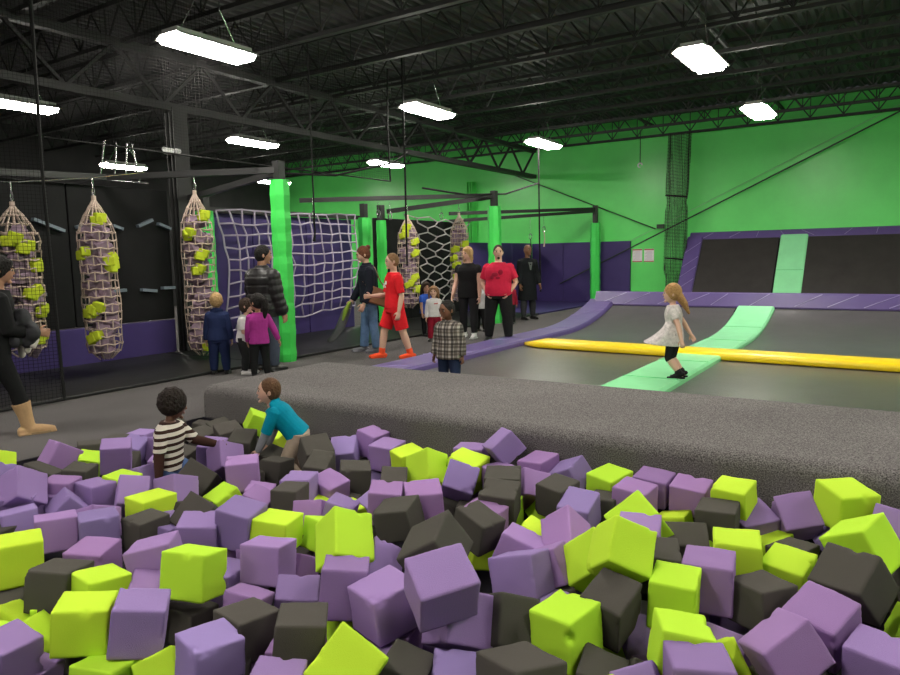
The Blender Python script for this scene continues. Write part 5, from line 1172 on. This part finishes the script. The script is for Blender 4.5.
('P',(-5.229,1.341,-0.040),(0.8116,0.0231,0.0156,0.5835),(0.208,0.208,0.208),0,None,1),
('K',(-5.238,1.521,0.038),(0.8254,0.0046,0.0009,0.5645),(0.208,0.208,0.208),0,None,1),
('P',(-5.240,1.781,0.002),(0.6713,0.0147,-0.1378,0.7281),(0.208,0.208,0.208),0,None,1),
('P',(-4.947,1.299,-0.001),(0.7889,0.0157,0.0343,0.6133),(0.208,0.208,0.208),0,None,1),
('P',(-5.041,1.609,0.029),(0.9610,-0.0732,-0.0334,0.2644),(0.208,0.208,0.208),0,None,1),
('P',(-4.967,1.796,-0.014),(0.9451,-0.0674,-0.0467,0.3165),(0.208,0.208,0.208),0,None,1),
('K',(-4.753,1.589,0.041),(0.9618,0.1059,-0.1575,0.1975),(0.208,0.208,0.208),0,None,1),
('P',(-4.573,1.333,-0.033),(0.8294,0.0110,-0.0033,0.5585),(0.208,0.208,0.208),0,None,1),
('P',(-4.503,1.583,-0.040),(0.6824,-0.0602,0.2922,0.6673),(0.208,0.208,0.208),0,None,1),
('L',(-4.325,1.238,-0.029),(0.7026,-0.0281,0.0048,0.7110),(0.208,0.208,0.208),0,None,1),
('P',(-4.103,1.050,0.022),(0.7840,0.0390,0.0628,0.6163),(0.208,0.208,0.208),0,None,1),
('K',(-4.009,1.368,0.022),(0.7599,-0.0696,-0.0861,0.6405),(0.208,0.208,0.208),0,None,1),
('P',(-3.785,1.117,0.002),(0.6050,0.1387,-0.1042,0.7771),(0.208,0.208,0.208),0,None,1),
('P',(-3.615,0.896,0.006),(0.9662,-0.0189,-0.0089,0.2569),(0.208,0.208,0.208),0,None,1),
('K',(-3.539,1.296,0.013),(0.9434,0.0117,0.0161,0.3311),(0.208,0.208,0.208),0,None,1),
('K',(-3.332,0.893,-0.017),(0.7373,-0.0033,0.0071,0.6755),(0.208,0.208,0.208),0,None,1),
('P',(-3.108,0.795,-0.049),(0.9689,-0.0030,-0.0455,0.2434),(0.208,0.208,0.208),0,None,1),
('K',(-3.055,1.093,-0.015),(0.9994,-0.0057,0.0279,0.0181),(0.208,0.208,0.208),0,None,1),
('P',(-2.882,0.882,-0.013),(0.7749,0.0057,-0.0020,0.6321),(0.208,0.208,0.208),0,None,1),
('P',(-2.641,0.871,0.086),(0.8598,0.0665,0.0111,0.5061),(0.208,0.208,0.208),0,None,1),
('K',(-2.398,0.865,0.024),(0.9327,-0.0157,0.0106,0.3601),(0.208,0.208,0.208),0,None,1),
('K',(-2.147,1.071,0.002),(0.8679,0.2668,-0.0579,0.4150),(0.208,0.208,0.208),0,None,1),
('K',(-1.925,0.870,0.027),(0.9915,-0.0738,0.1049,-0.0213),(0.208,0.208,0.208),0,None,1),
('K',(-1.921,1.088,0.019),(0.8784,0.0833,0.0470,0.4683),(0.208,0.208,0.208),0,None,1),
('P',(-1.693,0.839,-0.027),(0.9839,-0.0305,0.1154,0.1328),(0.208,0.208,0.208),0,None,1),
('P',(-1.689,1.108,0.021),(0.9011,-0.0470,-0.1396,0.4079),(0.208,0.208,0.208),0,None,1),
('P',(-1.477,1.060,-0.053),(0.8706,-0.0351,0.0235,0.4903),(0.208,0.208,0.208),0,None,1),
('L',(-1.449,1.279,-0.031),(0.7287,0.0035,0.0205,0.6845),(0.208,0.208,0.208),0,None,1),
('K',(-1.479,1.547,0.024),(0.8362,-0.0210,0.0514,0.5456),(0.208,0.208,0.208),0,None,1),
('P',(-1.179,1.356,0.046),(0.7343,0.0085,-0.0396,0.6776),(0.208,0.208,0.208),0,None,1),
('P',(-1.223,1.595,-0.055),(0.9249,-0.0462,0.0056,0.3774),(0.208,0.208,0.208),0,None,1),
('P',(-1.002,1.526,-0.054),(0.9983,0.0159,-0.0031,0.0551),(0.208,0.208,0.208),0,None,1),
('K',(-0.921,1.757,0.039),(0.9789,0.0119,-0.1706,0.1122),(0.208,0.208,0.208),0,None,1),
('K',(-0.775,1.530,0.008),(0.8520,-0.0105,0.0003,0.5234),(0.208,0.208,0.208),0,None,1),
('L',(-0.754,2.037,0.015),(0.8794,-0.0067,0.0097,0.4759),(0.208,0.208,0.208),4,(612,674),1),
('K',(-0.520,1.599,0.044),(0.9330,0.0452,0.0355,0.3553),(0.208,0.208,0.208),0,None,1),
('L',(-0.505,1.993,0.004),(0.6399,0.0176,-0.1682,0.7496),(0.208,0.208,0.208),0,None,1),
('P',(-0.316,1.789,-0.069),(0.7449,-0.0381,0.1666,0.6450),(0.208,0.208,0.208),0,None,1),
('K',(-0.282,2.002,0.056),(0.9704,-0.0164,0.0161,0.2405),(0.208,0.208,0.208),0,None,1),
('K',(-0.256,2.297,0.011),(0.9400,-0.1557,0.1604,0.2579),(0.208,0.208,0.208),0,None,1),
('K',(-0.055,1.817,0.013),(0.7640,0.0226,0.3556,0.5379),(0.208,0.208,0.208),0,None,1),
('P',(0.119,2.008,-0.027),(0.9898,-0.0186,0.0330,0.1374),(0.208,0.208,0.208),0,None,1),
('K',(0.134,2.295,-0.014),(0.7825,-0.0228,0.0458,0.6205),(0.208,0.208,0.208),0,None,1),
('K',(0.158,2.748,-0.022),(0.8957,0.2630,0.2452,0.2617),(0.208,0.208,0.208),0,None,1),
('P',(0.165,3.198,0.017),(0.9996,0.0100,0.0100,0.0239),(0.208,0.208,0.208),0,None,1),
('L',(0.205,3.684,0.034),(0.9958,0.0382,0.0654,0.0507),(0.208,0.208,0.208),0,None,1),
('K',(0.201,4.148,-0.019),(0.9999,-0.0134,-0.0004,0.0067),(0.208,0.208,0.208),0,None,1),
('P',(0.393,2.266,-0.053),(0.9599,0.0598,0.0244,0.2728),(0.208,0.208,0.208),0,None,1),
('P',(0.413,2.521,0.010),(0.8547,0.0078,-0.0057,0.5190),(0.208,0.208,0.208),0,None,1),
('P',(0.428,2.746,-0.056),(0.8941,0.0259,-0.0139,0.4470),(0.208,0.208,0.208),0,None,1),
('L',(0.393,2.968,-0.033),(0.9457,-0.1400,0.2097,0.2053),(0.208,0.208,0.208),0,None,1),
('P',(0.414,3.243,0.042),(0.7838,-0.0203,-0.1197,0.6090),(0.208,0.208,0.208),0,None,1),
('P',(0.440,3.647,-0.001),(0.9776,0.0506,-0.0185,0.2036),(0.208,0.208,0.208),0,None,1),
('K',(0.429,3.897,0.023),(0.8917,-0.0952,0.0623,0.4382),(0.208,0.208,0.208),0,None,1),
('K',(0.614,2.319,0.014),(0.8571,0.1167,-0.1015,0.4914),(0.208,0.208,0.208),0,None,1),
('K',(0.661,2.751,0.047),(0.9077,-0.0704,-0.1165,0.3969),(0.208,0.208,0.208),0,None,1),
('K',(0.615,3.439,0.017),(0.8085,-0.1017,-0.0027,0.5797),(0.208,0.208,0.208),0,None,1),
('K',(0.689,3.864,-0.006),(0.8278,0.0165,-0.0050,0.5607),(0.208,0.208,0.208),0,None,1),
('L',(0.619,4.146,-0.020),(0.9500,0.0179,0.0420,0.3090),(0.208,0.208,0.208),0,None,1),
('P',(0.886,2.505,-0.008),(0.9004,-0.0143,0.1158,0.4191),(0.208,0.208,0.208),0,None,1),
('L',(0.860,2.930,-0.026),(0.9680,0.0435,-0.0385,0.2442),(0.208,0.208,0.208),0,None,1),
('P',(0.888,3.166,-0.061),(0.9933,-0.0014,0.0055,0.1151),(0.208,0.208,0.208),0,None,1),
('K',(0.890,3.515,-0.018),(0.9305,-0.0708,0.0692,0.3527),(0.208,0.208,0.208),0,None,1),
('K',(0.911,4.159,-0.025),(0.7340,-0.0046,-0.0059,0.6791),(0.208,0.208,0.208),0,None,1),
('L',(1.108,2.742,0.051),(0.8274,0.1663,0.1355,0.5190),(0.208,0.208,0.208),0,None,1),
('P',(1.117,2.996,0.005),(0.9817,-0.1185,-0.1444,-0.0377),(0.208,0.208,0.208),0,None,1),
('K',(1.129,3.221,-0.005),(0.9049,-0.0435,-0.0142,0.4232),(0.208,0.208,0.208),0,None,1),
('L',(1.093,3.678,-0.042),(0.9823,0.0528,-0.1718,-0.0517),(0.208,0.208,0.208),0,None,1),
('P',(1.089,4.124,0.023),(0.8047,-0.0012,-0.0008,0.5937),(0.208,0.208,0.208),0,None,1),
('P',(1.352,2.735,-0.029),(0.9813,0.0849,-0.1341,0.1092),(0.208,0.208,0.208),0,None,1),
('P',(1.360,2.996,0.030),(0.9687,0.1131,0.1121,0.1901),(0.208,0.208,0.208),0,None,1),
('K',(1.343,3.442,0.014),(0.9936,-0.0427,0.0215,0.1023),(0.208,0.208,0.208),0,None,1),
('K',(1.338,3.692,-0.001),(0.9747,0.0051,-0.0835,0.2074),(0.208,0.208,0.208),0,None,1),
('L',(1.362,4.150,0.008),(0.9995,0.0210,-0.0190,0.0116),(0.208,0.208,0.208),0,None,1),
('L',(1.625,3.217,0.024),(0.9567,-0.0071,-0.0125,0.2909),(0.208,0.208,0.208),0,None,1),
('L',(1.581,3.439,-0.043),(0.9022,0.1005,-0.0491,0.4165),(0.208,0.208,0.208),0,None,1),
('K',(1.620,3.670,-0.023),(0.9978,0.0325,-0.0435,0.0378),(0.208,0.208,0.208),0,None,1),
('P',(1.850,3.404,-0.000),(0.9861,0.1124,-0.1214,-0.0176),(0.208,0.208,0.208),0,None,1),
('K',(1.800,3.677,0.013),(0.7148,0.0094,-0.0104,0.6992),(0.208,0.208,0.208),0,None,1),
('K',(1.793,3.933,-0.027),(0.9805,-0.0208,-0.0156,0.1947),(0.208,0.208,0.208),0,None,1),
('P',(2.061,3.714,0.020),(0.9766,0.0331,-0.0296,0.2103),(0.208,0.208,0.208),0,None,1),
('L',(2.065,3.970,-0.017),(0.9941,-0.0507,-0.0541,0.0788),(0.208,0.208,0.208),0,None,1),
('P',(2.312,4.155,-0.016),(0.7867,0.0140,0.0815,0.6118),(0.208,0.208,0.208),0,None,1),
('P',(-4.432,4.279,-0.176),(0.9784,0.0974,-0.1823,0.0041),(0.208,0.208,0.208),57,(293,450),1),
('K',(-4.141,3.481,-0.150),(0.7773,0.0282,-0.0179,0.6283),(0.208,0.208,0.208),68,(262,476),1),
('K',(-3.899,2.808,-0.135),(0.9307,-0.1555,0.0074,0.3311),(0.208,0.208,0.208),42,(178,504),1),
('K',(-3.727,4.285,-0.176),(0.8988,0.0873,-0.0278,0.4288),(0.208,0.208,0.208),19,(363,458),1),
('L',(-3.447,1.681,-0.185),(0.8722,-0.0079,-0.0146,0.4888),(0.208,0.208,0.208),31,(32,612),1),
('P',(-3.449,4.043,-0.203),(0.9479,-0.0066,0.2159,0.2340),(0.208,0.208,0.208),87,(375,475),1),
('P',(-3.230,2.599,-0.167),(0.8651,-0.0822,-0.0058,0.4948),(0.208,0.208,0.208),50,(230,553),1),
('L',(-3.237,3.313,-0.173),(0.9937,0.0110,0.0872,0.0697),(0.208,0.208,0.208),48,(321,497),1),
('K',(-3.263,3.566,-0.218),(0.9900,0.1315,0.0499,0.0122),(0.208,0.208,0.208),51,(354,495),1),
('K',(-2.971,1.634,-0.187),(0.9604,-0.0569,0.1930,0.1925),(0.208,0.208,0.208),105,(70,663),1),
('P',(-3.001,2.340,-0.180),(0.6360,0.0048,-0.0005,0.7716),(0.208,0.208,0.208),448,(230,576),1),
('P',(-3.029,2.618,-0.175),(0.9871,-0.0633,-0.0301,0.1437),(0.208,0.208,0.208),50,(239,556),1),
('L',(-2.981,3.322,-0.145),(0.7755,0.0006,0.0267,0.6308),(0.208,0.208,0.208),39,(361,507),1),
('K',(-2.728,3.121,-0.189),(0.8070,-0.0167,-0.0228,0.5899),(0.208,0.208,0.208),28,(374,531),1),
('K',(-2.518,3.777,-0.167),(0.9868,-0.0815,0.1398,-0.0052),(0.208,0.208,0.208),149,(450,504),1),
('P',(-2.564,4.011,-0.136),(0.6975,0.0217,-0.0388,0.7152),(0.208,0.208,0.208),24,(473,495),1),
('K',(-2.271,1.703,-0.190),(0.9493,-0.0547,0.0291,0.3082),(0.208,0.208,0.208),70,(248,666),1),
('K',(-2.314,3.787,-0.160),(0.5431,-0.0384,0.0360,0.8380),(0.208,0.208,0.208),49,(462,502),1),
('L',(-2.119,2.344,-0.164),(0.8036,-0.2273,-0.0696,0.5457),(0.208,0.208,0.208),131,(335,627),1),
('L',(-2.071,3.547,-0.207),(0.9268,0.0842,0.1210,0.3454),(0.208,0.208,0.208),282,(480,561),1),
('L',(-2.080,3.788,-0.101),(0.9898,0.0201,-0.0292,0.1380),(0.208,0.208,0.208),88,(521,514),1),
('P',(-1.813,2.107,-0.200),(0.9972,0.0234,-0.0593,0.0387),(0.208,0.208,0.208),45,(385,648),1),
('P',(-1.866,2.349,-0.188),(0.9876,-0.0115,0.0215,0.1549),(0.208,0.208,0.208),227,(412,637),1),
('P',(-1.374,2.826,-0.125),(0.9953,-0.0856,0.0259,0.0374),(0.208,0.208,0.208),77,(546,595),1),
('K',(-1.377,3.039,-0.169),(0.9450,0.0586,-0.1386,0.2905),(0.208,0.208,0.208),74,(568,588),1),
('K',(-1.086,3.323,-0.166),(0.8467,-0.0506,0.0826,0.5231),(0.208,0.208,0.208),25,(644,597),1),
('P',(-0.914,3.001,-0.158),(0.9703,-0.0853,0.0127,0.2259),(0.208,0.208,0.208),794,(638,635),1),
('P',(-0.856,3.305,-0.172),(0.9362,-0.0100,0.0027,0.3513),(0.208,0.208,0.208),23,(706,616),1),
('L',(-0.839,4.007,-0.135),(0.9381,-0.0091,-0.0441,0.3433),(0.208,0.208,0.208),25,(710,543),1),
('P',(-0.680,3.499,-0.198),(0.9151,0.0089,-0.0118,0.4031),(0.208,0.208,0.208),319,(728,624),1),
('K',(-3.005,2.820,-0.294),(0.6624,0.0102,-0.0586,0.7468),(0.208,0.208,0.208),113,(301,555),1),
('P',(-2.270,1.878,-0.277),(0.9992,-0.0147,0.0024,0.0377),(0.208,0.208,0.208),26,(252,666),1),
('K',(-2.061,4.010,-0.299),(0.8478,-0.0098,0.0039,0.5302),(0.208,0.208,0.208),20,(525,516),1),
('P',(-1.778,2.578,-0.329),(0.7834,-0.0751,-0.1031,0.6083),(0.208,0.208,0.208),72,(428,651),1),
('L',(-1.166,3.073,-0.312),(0.8267,-0.0383,-0.0238,0.5609),(0.208,0.208,0.208),47,(619,652),1),
('P',(-0.838,2.825,-0.317),(0.9997,0.0006,0.0011,0.0243),(0.208,0.208,0.208),56,(638,657),1),
('P',(-0.434,3.266,-0.330),(0.8325,-0.0606,0.0071,0.5507),(0.208,0.208,0.208),30,(747,661),1),
('K',(-5.731,3.179,-0.050),(0.8519,-0.0306,0.0113,0.5227),(0.205,0.205,0.205),214,(89,444),1),
('K',(-5.715,3.406,-0.050),(0.9898,0.0175,-0.0182,0.1403),(0.205,0.205,0.205),94,(116,435),1),
('P',(-5.676,3.626,-0.050),(0.9874,-0.0000,-0.0001,0.1583),(0.205,0.205,0.205),164,(145,432),1),
('K',(-5.748,4.022,-0.050),(0.8495,0.0636,-0.0833,0.5170),(0.205,0.205,0.205),246,(177,425),1),
('K',(-5.528,3.802,-0.050),(0.8276,-0.0010,-0.0046,0.5613),(0.205,0.205,0.205),244,(172,431),1),
('K',(-5.306,3.211,-0.120),(0.9135,0.1812,0.1206,0.3437),(0.205,0.205,0.205),131,(136,459),1),
('P',(-5.303,3.578,-0.050),(0.6148,0.0099,0.0804,0.7845),(0.205,0.205,0.205),518,(159,444),1),
('K',(-5.325,4.194,-0.050),(0.7373,0.1641,0.0788,0.6506),(0.205,0.205,0.205),116,(216,421),1),
('K',(-5.121,3.610,-0.120),(0.9742,0.0239,0.1195,0.1901),(0.205,0.205,0.205),401,(182,451),1),
('P',(-4.767,3.209,-0.050),(0.9315,-0.0080,0.0372,0.3619),(0.205,0.205,0.205),503,(167,462),1),
('K',(-4.704,4.015,-0.120),(0.7384,0.0387,-0.0174,0.6730),(0.205,0.205,0.205),22,(265,445),1),
]
CN = {'P': 'purple', 'L': 'lime', 'K': 'charcoal'}
ORD = ['leftmost', 'second', 'third', 'fourth', 'fifth', 'sixth', 'seventh', 'eighth', 'ninth', 'tenth', 'eleventh', 'twelfth', 'thirteenth', 'fourteenth', 'fifteenth', 'sixteenth', 'seventeenth', 'eighteenth', 'nineteenth', 'twentieth']
def zone(r):
    c, loc, q, s, n, cp, f = r
    if n == 0: return 'out'
    x, y = cp
    if loc[1] > 4.14 and loc[2] > -.1: return 'lying against the grey carpeted ledge'
    if abs(x - 172) < 48 and 425 < y < 500: return 'around the person in stripes'
    if abs(x - 285) < 62 and 405 < y < 470: return 'around the person in teal'
    if x < 34: return "at the photo's left edge"
    if x > 868: return "at the photo's right edge"
    if y > 640: return "along the photo's bottom edge"
    band = 'near the front' if y > 590 else ('mid-pit' if y > 535 else 'at the rear')
    side = 'left' if x < 300 else ('centre' if x < 600 else 'right')
    return band + ', ' + side + ' third of the pit'
groups = {}
rows = []
for r in TABLE:
    c, loc, q, s, n, cp, f = r
    Rq = Quaternion(q).to_matrix(); tilt = math.degrees(math.acos(min(1, max(abs(Rq[2][i]) for i in range(3)))))
    size = 'partly buried' if n < 230 else ('upright' if tilt < 9 else ('tipped-up' if tilt > 30 else 'tilted'))
    if n and n < 60: size = 'barely visible'
    rows.append((r, size, zone(r))); groups.setdefault((c, size, zone(r)), []).append(len(rows) - 1)
names = {}
for (c, size, z), ids in groups.items():
    if z == 'out':
        for i in ids: names[i] = '%s foam cube in the pit outside the photo' % CN[c]
        continue
    ids.sort(key=lambda i: rows[i][0][5][0])
    for k, i in enumerate(ids):
        if len(ids) == 1: names[i] = '%s %s foam cube %s' % (size, CN[c], z)
        elif k == len(ids) - 1: names[i] = 'rightmost %s %s foam cube %s' % (size, CN[c], z)
        elif k == 0: names[i] = 'leftmost %s %s foam cube %s' % (size, CN[c], z)
        else: names[i] = '%s from left of %s %s foam cubes %s' % (ORD[k], size.replace('barely visible', 'hardly-seen').replace('partly buried', 'half-buried'), CN[c], z)
rc = random.Random(11)
DENT = None
for i, (r, size, z) in enumerate(rows):
    c, loc, q, s, n, cp, f = r
    me = FM[c][rc.randrange(7)]
    lab = names[i]
    if c == 'L' and cp and abs(cp[0] - 570) < 16 and abs(cp[1] - 632) < 20 and n > 1500:
        lab = 'large lime foam cube with a torn hole in its front edge'
        # put the torn hole on the vertical edge that faces the viewer
        Rq = Quaternion(q).to_matrix(); tov = (Rq.transposed() @ (V((0, 0, H_EYE)) - V(loc))).normalized()
        up_ax = max(range(3), key=lambda a: abs(Rq[2][a])); d = [0.5 if tov[a] > 0 else -0.5 for a in range(3)]; d[up_ax] = 0.5 * (1 if Rq[2][up_ax] > 0 else -1) * .45
        me = foam_mesh(77, 'L', d)
    o = bpy.data.objects.new('foam_cube', me); COL.objects.link(o)
    o.location = loc; o.rotation_mode = 'QUATERNION'; o.rotation_quaternion = q; o.scale = s
    tag(o, lab, 'foam cube', 'foam cubes in the pit')
